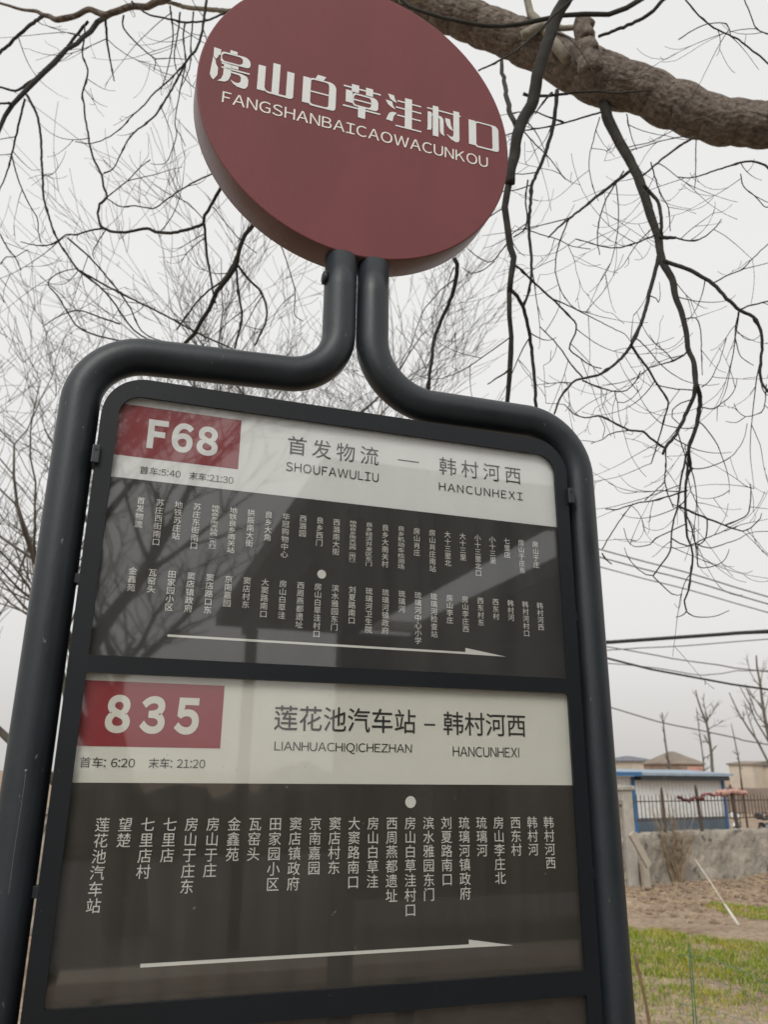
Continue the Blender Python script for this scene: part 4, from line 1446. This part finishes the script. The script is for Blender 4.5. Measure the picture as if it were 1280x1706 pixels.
fence = tag(empty('iron_fence', wall_pt(0, 0.11, WH)), 'thin dark iron fence with pointed pickets on the low wall', 'fence')
M['iron'] = mat('dark_rusty_iron', (0.055, 0.048, 0.042), rough=0.8, c2=(0.10, 0.065, 0.045), vscale=12)
pk = MB()
for z in (WH + 0.17, WH + 0.44):
    pk.box((-0.13, 0.105, z), (7.4, 0.12, z + 0.016), fr=WFR)
u = -0.08
while u < 7.3:
    h = WH + 0.515 + rnd.uniform(-0.02, 0.015)
    a, b_ = WFR @ Vector((u, 0.1, WH + 0.17)), WFR @ Vector((u + rnd.uniform(-0.01, 0.01), 0.1, h))
    c = WFR @ Vector((u, 0.1, h + 0.045))
    pk.tube([a, b_, c], [0.0065, 0.0065, 0.001], 5)
    u += 0.085
pk.build('pickets', M['iron'], fence)
for (u, h, le, wd_) in ((0.66, 0.56, 0.0, 0.03), (1.46, 0.60, 0.05, 0.034), (2.32, 0.60, 0.07, 0.04), (2.62, 0.72, 0.02, 0.022), (3.4, 0.62, 0.0, 0.03), (4.3, 0.62, 0.0, 0.03), (5.2, 0.62, 0.0, 0.03)):
    a, b_ = WFR @ Vector((u + le, 0.11, WH - 0.03)), WFR @ Vector((u, 0.11, WH + h + 0.03))
    c = WFR @ Vector((u, 0.11, WH + h + 0.09))
    MB().tube([a, b_, c], [wd_ * 0.8, wd_ * 0.72, wd_ * 0.35], 8, rough=0.04).build('post', M['iron'], fence)

# faded cloth tied along the fence
def cloth(name, u0, u1, z, wdt, m, label, seed, sag=0.04):
    r = random.Random(seed)
    b = MB()
    n = 26
    for i in range(n + 1):
        k = i / n
        u_ = u0 + (u1 - u0) * k
        zz = z + math.sin(k * 9 + seed) * 0.015 - sag * math.sin(k * math.pi) + r.gauss(0, 0.008)
        ww = wdt * (0.6 + 0.5 * abs(math.sin(k * 7 + seed))) * r.uniform(0.8, 1.2)
        yy = 0.055 + r.gauss(0, 0.012)
        for (dy, dz) in ((0, ww / 2), (-0.03, ww * 0.1), (0.0, -ww / 2), (0.022, -ww * 0.1)):
            b.v.append(tuple(WFR @ Vector((u_, yy + dy, zz + dz))))
    for i in range(n):
        for k in range(4):
            b.f.append((i * 4 + k, i * 4 + (k + 1) % 4, i * 4 + 4 + (k + 1) % 4, i * 4 + 4 + k))
    b.f += [(3, 2, 1, 0), tuple(n * 4 + k for k in range(4))]
    b.mi = [0] * len(b.f)
    tag(b.build(name, m, smooth=True), label, 'cloth')


cloth('faded_cloth', 1.9, 2.62, WH + 0.575, 0.10, mat('faded_pink_cloth', (0.50, 0.30, 0.25), rough=0.9, var=0.2, vscale=10), 'faded pink cloth strip tied over the fence posts at right', 3, sag=0.0)
cloth('red_cloth', 0.98, 1.55, WH + 0.49, 0.055, mat('dark_red_cloth', (0.20, 0.06, 0.055), rough=0.9, c2=(0.05, 0.03, 0.03), vscale=12), 'dark red rag knotted along the middle of the fence', 8, sag=0.02)
cloth('red_cloth', 1.5, 2.0, WH + 0.545, 0.04, mat('wine_red_cloth', (0.30, 0.10, 0.10), rough=0.9, var=0.2, vscale=10), 'thin wine red ribbon joining the rag to the pink cloth', 5, sag=0.01)

# dead shrub, wooden stakes, leaning pole, stick
def shrub(base, h, n, seed, m, name, label, spread=0.45, rad=0.012):
    r = random.Random(seed)
    b = MB()
    for i in range(n):
        a = r.uniform(0, 6.283)
        d = np.array([math.cos(a) * spread * r.random(), math.sin(a) * spread * r.random(), 1.0])
        p = np.array(base, float) + np.array([r.gauss(0, 0.03), r.gauss(0, 0.03), -0.03])
        pts, rs = [p], [rad * r.uniform(0.5, 1)]
        L = h * r.uniform(0.5, 1.0)
        for k in range(7):
            d = d + np.array([r.gauss(0, 0.12), r.gauss(0, 0.12), 0.02])
            p = p + d / np.linalg.norm(d) * L / 7
            pts.append(p)
            rs.append(rs[0] * (1 - (k + 1) / 8.5))
            if k > 1:
                for _ in range(3):
                    e = d + np.array([r.gauss(0, 0.6), r.gauss(0, 0.6), r.gauss(0.1, 0.3)])
                    e = e / np.linalg.norm(e) * L * r.uniform(0.1, 0.3)
                    b.tube([p, p + e * 0.5 + np.array([0, 0, 0.01]), p + e], [rs[-1] * 0.6, rs[-1] * 0.4, 0.001], 3)
        b.tube(pts, rs, 5)
    return tag(b.build(name, m, smooth=True), label, 'shrub')


M['drywood'] = mat('dry_tan_stems', (0.36, 0.28, 0.19), rough=0.95, c2=(0.24, 0.18, 0.12), vscale=9)
shrub(gnd(1130, 1474), 1.28, 26, 5, M['drywood'], 'dead_shrub', 'dry tan dead shrub standing against the low wall', spread=0.30, rad=0.016)
M['oldwood'] = mat('weathered_wood', (0.50, 0.45, 0.375), rough=0.9, c2=(0.38, 0.335, 0.27), vscale=6, stretch=(20, 20, 2), bump=0.002, bscale=60)


def plank(a, b, wd, th, name, label, cat, m):
    a, b = np.array(a, float), np.array(b, float)
    d = b - a
    L = np.linalg.norm(d)
    d /= L
    s = np.array([WD[0], WD[1], 0])
    s -= d * (s @ d)
    s /= np.linalg.norm(s)
    n = np.cross(d, s)
    fr = Matrix(((s[0], n[0], d[0], a[0]), (s[1], n[1], d[1], a[1]), (s[2], n[2], d[2], a[2]), (0, 0, 0, 1)))
    o = MB().box((-wd / 2, -th / 2, 0), (wd / 2, th / 2, L), fr=fr).build(name, m, bevel=0.004)
    return tag(o, label, cat)


q = gnd(1079, 1478)
plank((q[0], q[1], -0.1), (q[0] - 0.01, q[1] + 0.02, 0.34), 0.12, 0.06, 'wooden_stake', 'short thick wooden stake at the foot of the concrete pillar', 'stake', M['oldwood'])
q1, q2 = gnd(1078, 1478), at(1052, 1388, 11.05)
plank((q1[0] - 0.10, q1[1] - 0.24, 0.30), (q2[0], q2[1], q2[2]), 0.10, 0.04, 'leaning_board', 'pale board leaning from the short stake up to the pillar', 'board', M['oldwood'])
pa, pb = gnd(1231, 1541), at(1159, 1432, 9.2)
pp = tag(empty('leaning_pole', tuple(pa)), 'thin whitish pole leaning out of the soil by the green patch', 'pole')
mid = pa + (pb - pa) * 0.30
MB().tube([pa - (pb - pa) * 0.03, mid], [0.016, 0.0125], 10).build('sleeve', mat('white_plastic', (0.66, 0.63, 0.56), rough=0.6, var=0.1, vscale=6), pp, smooth=True)
MB().tube([mid, (mid + pb) / 2 + np.array([0, 0, 0.01]), pb], [0.0075, 0.007, 0.0055], 8).build('rod', mat('bleached_bamboo', (0.60, 0.55, 0.46), rough=0.7, var=0.1, vscale=6), pp, smooth=True)
sa, sb = at(1088, 1745, 4.6), at(1058, 1590, 4.6)
k = (0 - sa[2]) / (sb[2] - sa[2])
sa0 = sa + (sb - sa) * k
MB_ = MB().tube(spline([tuple(sa0 - (sb - sa) * 0.05) + (0.011,), tuple(sa0 + (sb - sa0) * 0.5 + np.array([0.012, 0, 0])) + (0.010,), tuple(sb) + (0.007,)], 0.05)[:, :3], 0.0095, 8, rough=0.06)
tag(MB_.build('brown_stick', mat('brown_stick_bark', (0.23, 0.155, 0.095), rough=0.9, var=0.25, vscale=9), smooth=True), 'bent brown stick standing close to the right tube post', 'stick')

# green net on stakes
net = tag(empty('green_net', tuple(gnd(1150, 1760))), 'sagging green net on thin stakes over the grass strip', 'net')
GD = 4.35
M['net'] = mat('green_net_cord', (0.06, 0.19, 0.12), rough=0.6)


def net_course(k):
    """Top cord of the net: sags away to the right between its stakes."""
    pts = [(1130, 1592), (1170, 1593), (1210, 1606), (1245, 1620), (1280, 1640), (1340, 1668), (1420, 1690), (1520, 1690)]
    rows = spline([tuple(at(p[0], p[1], GD - 0.12 * i)) + (0.0,) for i, p in enumerate(pts)], 0.06)
    return rows[:, :3]


top = net_course(0)
nm = MB()
nm.tube(top, 0.0018, 5)
zb = 0.02
rowsN = 12
grid = []
for i, p in enumerate(top):
    colm = []
    for j in range(rowsN + 1):
        t_ = j / rowsN
        off = 0.05 * math.sin(i * 0.7 + j * 0.9) * (t_)
        colm.append(np.array([p[0] + off * 0.6, p[1] - off + 0.04 * math.sin(i * 0.31) * t_, p[2] + (zb - p[2]) * t_ - 0.01 * math.sin(i * 0.5) * t_]))
    grid.append(colm)
for colm in grid:
    nm.tube(colm, 0.0006, 3, cap=False)
for j in range(1, rowsN + 1):
    nm.tube([c[j] for c in grid], 0.0006 if j != 5 else 0.0014, 3, cap=False)
nm.build('mesh', M['net'], net)
for i, lean in ((1, -0.03), (len(top) // 2 + 6, 0.05)):
    p = top[i]
    for dx in (0.0, 0.025):
        MB().tube([(p[0] + lean + dx, p[1], -0.1), (p[0] + dx * 0.4, p[1], p[2] + 0.06 - dx)], [0.0034, 0.003], 7).build('stake', mat('green_stake_paint', (0.07, 0.17, 0.09), rough=0.6, var=0.2), net)

# ------------------------------------------------------------------ the low yard: shed, motorcycles, houses
def frame_from(px_a, px_b, depth_a, depth_b, z):
    a, b = ground_at(px_a, depth_a, z), ground_at(px_b, depth_b, z)
    d = b - a
    L = np.linalg.norm(d)
    d /= L
    n = np.array([-d[1], d[0], 0])
    return Matrix(((d[0], n[0], 0, a[0]), (d[1], n[1], 0, a[1]), (0, 0, 1, z), (0, 0, 0, 1))), L


SF, SL = frame_from(1036, 1201, 38, 41, LOW - 0.1)
MS = {'panel': mat('white_sandwich_panel', (0.66, 0.67, 0.66), rough=0.5, var=0.04, vscale=1), 'blue': mat('blue_steel', (0.035, 0.125, 0.28), rough=0.5, var=0.12, vscale=2),
      'roof': mat('pale_blue_roof_sheet', (0.27, 0.34, 0.41), rough=0.6, var=0.15, vscale=1.5), 'wain': mat('slate_blue_panel', (0.055, 0.085, 0.13), rough=0.55, c2=(0.10, 0.13, 0.15), vscale=0.9),
      'dark': mat('dark_sill_and_shade', (0.03, 0.035, 0.04), rough=0.7)}
shed = tag(empty('metal_shed', tuple(SF @ Vector((0, 0, 0)))), 'white metal shed with blue posts and a pale blue roof behind the fence', 'shed')
x0, x1 = -3.5, SL
wm = MB()
n = int((x1 - x0) / 0.25)
for i in range(n):                        # ribbed panels
    a = x0 + (x1 - x0) * i / n
    wm.box((a, 0.0, 0.98), (a + (x1 - x0) / n - 0.02, 0.06, 2.72), fr=SF)
wm.box((x0, 0.03, 0.0), (x1, 5.0, 2.71), fr=SF)
wm.build('wall', MS['panel'], shed)
wm = MB()
n = 26
for i in range(n):
    a = 0.72 + (x1 - 0.72) * i / n
    wm.box((a, -0.03, 0.0), (a + (x1 - 0.72) / n - 0.012, 0.0, 0.80), fr=SF)
wm.build('wainscot', MS['wain'], shed)
MB().box((x0, -0.02, 0.80), (x1, -0.002, 0.84), fr=SF).build('sill_strip', MS['dark'], shed)
rf = MB()
rf.v = [tuple(SF @ Vector(p)) for p in ((x0 - .3, -0.55, 2.78), (x1 + 0.3, -0.55, 2.78), (x1 + .5, 2.5, 2.96), (x0 - .3, 2.5, 2.96), (x0 - .3, 5.4, 2.78), (x1 + .3, 5.4, 2.78),
                                         (x0 - .3, -0.55, 2.90), (x1 + 0.3, -0.55, 2.90), (x1 + .5, 2.5, 3.08), (x0 - .3, 2.5, 3.08), (x0 - .3, 5.4, 2.90), (x1 + .3, 5.4, 2.90))]
rf.f = [(0, 3, 2, 1), (3, 4, 5, 2), (6, 7, 8, 9), (9, 8, 11, 10), (0, 1, 7, 6), (5, 4, 10, 11), (1, 2, 8, 7), (2, 5, 11, 8), (0, 6, 9, 3), (3, 9, 10, 4)]
rf.mi = [0] * 10
rf.build('roof', MS['roof'], shed)
MB().box((0.75, -0.5, 2.56), (x1 + 0.02, -0.07, 2.775), fr=SF).build('eave_shade', MS['dark'], shed)  # dark box standing in for the shade below the roof overhang
MB().box((x0, -0.58, 2.74), (0.75, -0.555, 2.93), fr=SF).build('fascia', MS['blue'], shed)
for a in (0.55, x1 - 0.06, -2.6):
    MB().box((a, -0.10, 0.0), (a + 0.16, -0.032, 2.70), fr=SF).build('post', MS['blue'], shed)


def motorcycle(base, yaw, label, body, seat):
    root = tag(empty('motorcycle', tuple(base), yaw), label, 'motorcycle', 'motorcycles parked in the yard')
    T = Matrix.Translation(Vector(base)) @ Matrix.Rotation(yaw, 4, 'Z')
    rub, met = mat('tyre_rubber', (0.02, 0.02, 0.02), rough=0.8), mat('engine_metal', (0.18, 0.18, 0.18), rough=0.4, metal=0.7)

    def tb(name, pts, r, m, sides=10, parent=None):
        return MB().tube([T @ Vector(p) for p in pts], r, sides).build(name, m, parent or root, smooth=True)

    def blob(name, prof, m):               # cross-section sweep along x: (x, z, half width, half height)
        b = MB()
        k = 12
        for (x, z, hw, hh) in prof:
            for i in range(k):
                a = 2 * math.pi * i / k
                b.v.append(tuple(T @ Vector((x, hw * math.cos(a), z + hh * math.sin(a)))))
        for i in range(len(prof) - 1):
            for j in range(k):
                b.f.append((i * k + j, i * k + (j + 1) % k, (i + 1) * k + (j + 1) % k, (i + 1) * k + j))
        b.f += [tuple(reversed(range(k))), tuple((len(prof) - 1) * k + j for j in range(k))]
        b.mi = [0] * len(b.f)
        return b.build(name, m, root, smooth=True)
    for cx in (-0.62, 0.62):
        pts = [(cx + 0.26 * math.cos(a * math.pi / 12), 0, 0.30 + 0.26 * math.sin(a * math.pi / 12)) for a in range(25)]
        wh = tb('wheel', pts, 0.05, rub, 8)
        tb('rim', [(cx, -0.05, 0.30), (cx, 0.05, 0.30)], [0.17, 0.17], met, 16, wh)
        blob('mudguard', [(cx - 0.30, 0.48, .03, .03), (cx - 0.12, 0.63, .07, .03), (cx + 0.12, 0.63, .07, .03), (cx + 0.28, 0.50, .03, .03)], body)
    blob('fuel_tank', [(-0.05, 0.78, .06, .05), (0.05, 0.84, .13, .11), (0.25, 0.88, .14, .12), (0.40, 0.84, .06, .07)], body)
    blob('seat', [(-0.68, 0.84, .05, .03), (-0.55, 0.82, .12, .05), (-0.2, 0.78, .13, .06), (0.0, 0.80, .07, .05)], seat)
    blob('engine', [(-0.25, 0.42, .10, .10), (-0.1, 0.45, .15, .17), (0.15, 0.47, .15, .17), (0.28, 0.45, .08, .10)], met)
    blob('tail_box', [(-0.92, 0.92, .12, .10), (-0.88, 0.94, .17, .15), (-0.66, 0.94, .17, .15), (-0.62, 0.92, .12, .1)], body)
    tb('fork', [(0.62, 0.08, 0.30), (0.42, 0.08, 0.98)], 0.025, met)
    tb('fork', [(0.62, -0.08, 0.30), (0.42, -0.08, 0.98)], 0.025, met)
    tb('handlebar', [(0.30, -0.36, 1.06), (0.40, -0.15, 1.03), (0.42, 0, 1.0), (0.40, 0.15, 1.03), (0.30, 0.36, 1.06)], 0.016, rub)
    tb('headlight', [(0.44, 0, 0.92), (0.56, 0, 0.91)], [0.07, 0.10], body, 14)
    tb('frame', [(-0.62, 0.06, 0.30), (-0.15, 0.06, 0.34), (0.25, 0.05, 0.36), (0.42, 0, 0.9)], 0.02, rub)
    tb('exhaust', [(0.2, -0.14, 0.36), (-0.1, -0.16, 0.26), (-0.8, -0.18, 0.34)], [0.025, 0.03, 0.045], met)
    return root


blk = mat('gloss_black_paint', (0.018, 0.018, 0.02), rough=0.3)
wht = mat('white_body_plastic', (0.62, 0.63, 0.63), rough=0.35)
motorcycle(ground_at(1218, 38, LOW), 0.7, 'white and black motorcycle parked behind the pink cloth on the fence', wht, blk)
motorcycle(ground_at(1268, 38, LOW), 0.4, 'black motorcycle at the right edge behind the fence', blk, blk)

M['cream'] = mat('cream_plaster', (0.50, 0.44, 0.36), rough=0.9, var=0.1, vscale=0.5)
M['brick'] = mat('brown_brick', (0.30, 0.215, 0.16), rough=0.9, c2=(0.21, 0.15, 0.115), vscale=0.8)
M['greyroof'] = mat('grey_tile', (0.15, 0.16, 0.18), rough=0.8, var=0.15, vscale=0.7)
M['brownroof'] = mat('brown_tile', (0.23, 0.19, 0.155), rough=0.9, var=0.2, vscale=0.6)
M['pink'] = mat('pink_brick', (0.50, 0.28, 0.22), rough=0.9, var=0.12, vscale=0.6)
M['pane'] = mat('dark_window', (0.03, 0.035, 0.04), rough=0.15)


def house(pa_, pb_, da, db, dep_, wall_h, roof_h, wm_, rm, label, hip=True, band=None, nwin=2, over=0.4):
    fr, L = frame_from(pa_, pb_, da, db, LOW)
    root = tag(empty('far_house', tuple(fr @ Vector((0, 0, 0)))), label, 'house')
    MB().box((0, 0, 0), (L, dep_, wall_h), fr=fr).build('wall', wm_, root)
    o = over
    e = dep_ / 2 if hip else 0.0
    b = MB()
    P = [(-o, -o, wall_h), (L + o, -o, wall_h), (L + o, dep_ + o, wall_h), (-o, dep_ + o, wall_h), (-o, -o, wall_h + .18), (L + o, -o, wall_h + .18), (L + o, dep_ + o, wall_h + .18), (-o, dep_ + o, wall_h + .18),
         (min(e, L * .4) - (0 if hip else o), dep_ / 2, wall_h + roof_h), (L - min(e, L * .4) + (0 if hip else o), dep_ / 2, wall_h + roof_h)]
    b.v = [tuple(fr @ Vector(p)) for p in P]
    b.f = [(3, 2, 1, 0), (0, 1, 5, 4), (1, 2, 6, 5), (2, 3, 7, 6), (3, 0, 4, 7), (4, 5, 9, 8), (6, 7, 8, 9), (5, 6, 9), (7, 4, 8)]
    b.mi = [0] * 9
    b.build('roof', rm, root)
    if band:
        MB().box((L * .3, -0.05, wall_h - 1.3), (L, -0.003, wall_h - 0.25), fr=fr).build('parapet', band, root)
    for i in range(nwin):
        x = L * (i + 0.6) / (nwin + 0.2)
        wf = MB().box((x - 0.7, -0.06, wall_h - 1.9), (x + 0.7, -0.004, wall_h - 0.6), fr=fr).build('window', M['cream'], root)
        MB().box((x - 0.6, -0.07, wall_h - 1.8), (x + 0.6, -0.062, wall_h - 0.7), fr=fr).build('pane', M['pane'], wf)


house(1056, 1096, 130, 132, 8, 4.75, 0.95, M['cream'], M['greyroof'], 'small far house with a grey hipped roof above the shed roof', nwin=0)
house(1134, 1174, 112, 114, 7, 4.15, 1.85, M['brick'], M['brownroof'], 'far house with a steep brown roof and a pink band under it', band=M['pink'], nwin=0, over=0.25)
house(1216, 1256, 95, 93, 7, 3.9, 0.5, M['cream'], M['brownroof'], 'low cream house with a flat brown roof near the right edge', hip=False, nwin=0, over=0.2)
house(1258, 1330, 96, 92, 7, 3.8, 0.4, M['cream'], M['greyroof'], 'pale far house cut off by the right edge of the photo', hip=False, nwin=1, over=0.2)

# earth bank behind the fence on the right
fr, L = frame_from(1196, 1420, 62, 60, LOW)
eb = MB()
rb = random.Random(8)
nx, ny = 60, 8
for j in range(ny + 1):
    for i in range(nx + 1):
        hgt = 1.8 * math.sin(math.pi * min(1, j / ny * 0.5 + 0.0)) * min(1, (i + 0.5) / 5) + rb.gauss(0, 0.025)
        eb.v.append(tuple(fr @ Vector((L * i / nx, -2 + 5 * j / ny, max(0, hgt) - 0.02))))
for j in range(ny):
    for i in range(nx):
        eb.f.append((j * (nx + 1) + i, j * (nx + 1) + i + 1, (j + 1) * (nx + 1) + i + 1, (j + 1) * (nx + 1) + i))
eb.mi = [0] * len(eb.f)
tag(eb.build('earth_bank', mat('reddish_earth', (0.19, 0.14, 0.105), rough=0.95, c2=(0.13, 0.095, 0.072), vscale=0.8), smooth=True), 'reddish brown earth bank beyond the fence', kind='structure')

# ------------------------------------------------------------------ overhead wires
M['cable'] = mat('black_cable', (0.02, 0.02, 0.02), rough=0.7)
M['wire'] = mat('grey_wire', (0.16, 0.155, 0.15), rough=0.6)


def wire(pts, dep, wpx, m, label, dep2=None):
    rows = spline([tuple(at(p[0], p[1], dep + ((dep2 or dep) - dep) * i / (len(pts) - 1))) + (0,) for i, p in enumerate(pts)], 0.8)
    o = MB().tube(rows[:, :3], wpx * dep / FPX / 2, 6).build('overhead_cable', m, smooth=True)
    tag(o, label, 'cable', 'overhead cables on the right')
    return o


wire([(700, 1096), (1015, 1070), (1100, 1064), (1200, 1057), (1290, 1051), (1700, 1030)], 24, 6.5, M['cable'], 'thickest black bundled cable rising to the right edge')
wire([(700, 1060), (1015, 1068), (1090, 1066), (1200, 1058), (1290, 1054), (1700, 1040)], 24.3, 2.5, M['cable'], 'thin dark cable lashed along the thickest bundle')
wire([(700, 1015), (1018, 1098), (1085, 1115), (1150, 1127), (1220, 1140), (1290, 1150), (1700, 1190)], 22, 3.6, M['cable'], 'dark cable falling to the right below the bundle')
wire([(700, 1110), (1015, 1083), (1140, 1076), (1290, 1064), (1700, 1035)], 30, 2.0, M['wire'], 'grey wire running just under the thick bundle')
wire([(700, 1030), (1040, 1082), (1120, 1097), (1200, 1108), (1290, 1120), (1700, 1150)], 34, 2.2, M['wire'], 'grey wire drooping between the bundle and the dark falling cable')
wire([(700, 1085), (1050, 1108), (1170, 1125), (1230, 1117), (1290, 1117), (1700, 1100)], 36, 1.8, M['wire'], 'kinked grey wire ending level at the right edge')
wire([(600, 800), (1010, 918), (1150, 955), (1290, 997), (1700, 1110)], 26, 2.4, M['wire'], 'topmost of the three parallel grey wires crossing the drooping twigs')
wire([(600, 812), (1010, 931), (1150, 967), (1290, 1009), (1700, 1122)], 26.4, 2.4, M['wire'], 'middle one of the three parallel grey wires crossing the twigs')
wire([(600, 830), (1010, 947), (1150, 983), (1290, 1023), (1700, 1134)], 26.8, 2.0, M['wire'], 'lowest of the three parallel grey wires crossing the twigs')
wire([(700, 1085), (1030, 1182), (1100, 1203), (1160, 1215), (1230, 1230), (1290, 1242), (1700, 1300)], 40, 2.4, M['wire'], 'lowest grey wire sloping down in front of the poplars')

# ------------------------------------------------------------------ behind the viewer: what the pane mirrors
sh = tag(empty('bus_shelter', (1.6, -4.4, 0)), 'brown bus shelter with white roof beams, mirrored in the lower pane', 'bus shelter')
M['sh_dark'] = mat('dark_brown_soffit', (0.045, 0.036, 0.03), rough=0.8, var=0.2, vscale=2)
M['sh_white'] = mat('white_beam_paint', (0.66, 0.64, 0.60), rough=0.6, var=0.06, vscale=3)
M['sh_wood'] = mat('tan_bench_wood', (0.56, 0.47, 0.36), rough=0.7, var=0.15, vscale=4)
MB().box((0.95, -7.6, 2.98), (2.50, -2.9, 3.12)).build('roof', M['sh_dark'], sh)
MB().box((3.16, -7.6, 2.98), (5.2, -2.9, 3.12)).build('roof', M['sh_dark'], sh)
for y in (-3.3, -7.3):
    MB().box((2.50, y - 0.06, 3.0), (3.16, y + 0.06, 3.10)).build('beam', M['sh_white'], sh)
MB().box((1.15, -7.0, 2.80), (1.23, -2.9, 2.975)).build('beam', M['sh_dark'], sh)
MB().box((5.05, -7.4, 0.0), (5.12, -2.9, 2.97)).build('side_panel', mat('brown_panel', (0.08, 0.055, 0.042), rough=0.6, var=0.2, vscale=1.5), sh)
MB().box((2.3, -7.45, 0.3), (5.04, -7.4, 2.97)).build('back_panel', mat('grey_brown_panel', (0.10, 0.09, 0.08), rough=0.7, c2=(0.06, 0.05, 0.045), vscale=2), sh)
for (x, y) in ((1.19, -3.2), (1.19, -6.6), (4.9, -3.2), (4.9, -6.6)):
    MB().box((x - 0.05, y - 0.05, 0), (x + 0.05, y + 0.05, 2.79 if x < 2 else 2.97)).build('post', M['sh_dark'], sh)
bn = tag(empty('bench', (1.2, -4.0, 0)), 'long tan bench with pale rail, mirrored low in the pane', 'bench')
MB().box((-0.1, -4.12, 0.42), (3.6, -3.82, 0.50)).build('seat', M['sh_wood'], bn, bevel=0.01)
for x in (0.1, 1.8, 3.4):
    MB().box((x - 0.03, -4.06, 0), (x + 0.03, -3.9, 0.44)).build('leg', M['sh_dark'], bn)
# shrub silhouettes added across the road to darken the low reflections
MB_ = MB()
rb = random.Random(4)
for i in range(40):
    x = -26 + i * 1.3
    hgt = rb.uniform(1.0, 2.0)
    MB_.tube([(x, -16 + rb.gauss(0, .3), z) for z in (0, hgt * 0.5, hgt * 0.9, hgt)], [1.0, 1.1, 0.75, 0.2], 9, rough=0.18)
tag(MB_.build('added_hedge', mat('dull_added_hedge', (0.06, 0.06, 0.04), rough=0.95, c2=(0.03, 0.032, 0.02), vscale=3)), 'dull row of shrubs added across the road to darken the mirrored view', 'added_hedge', kind='stuff')
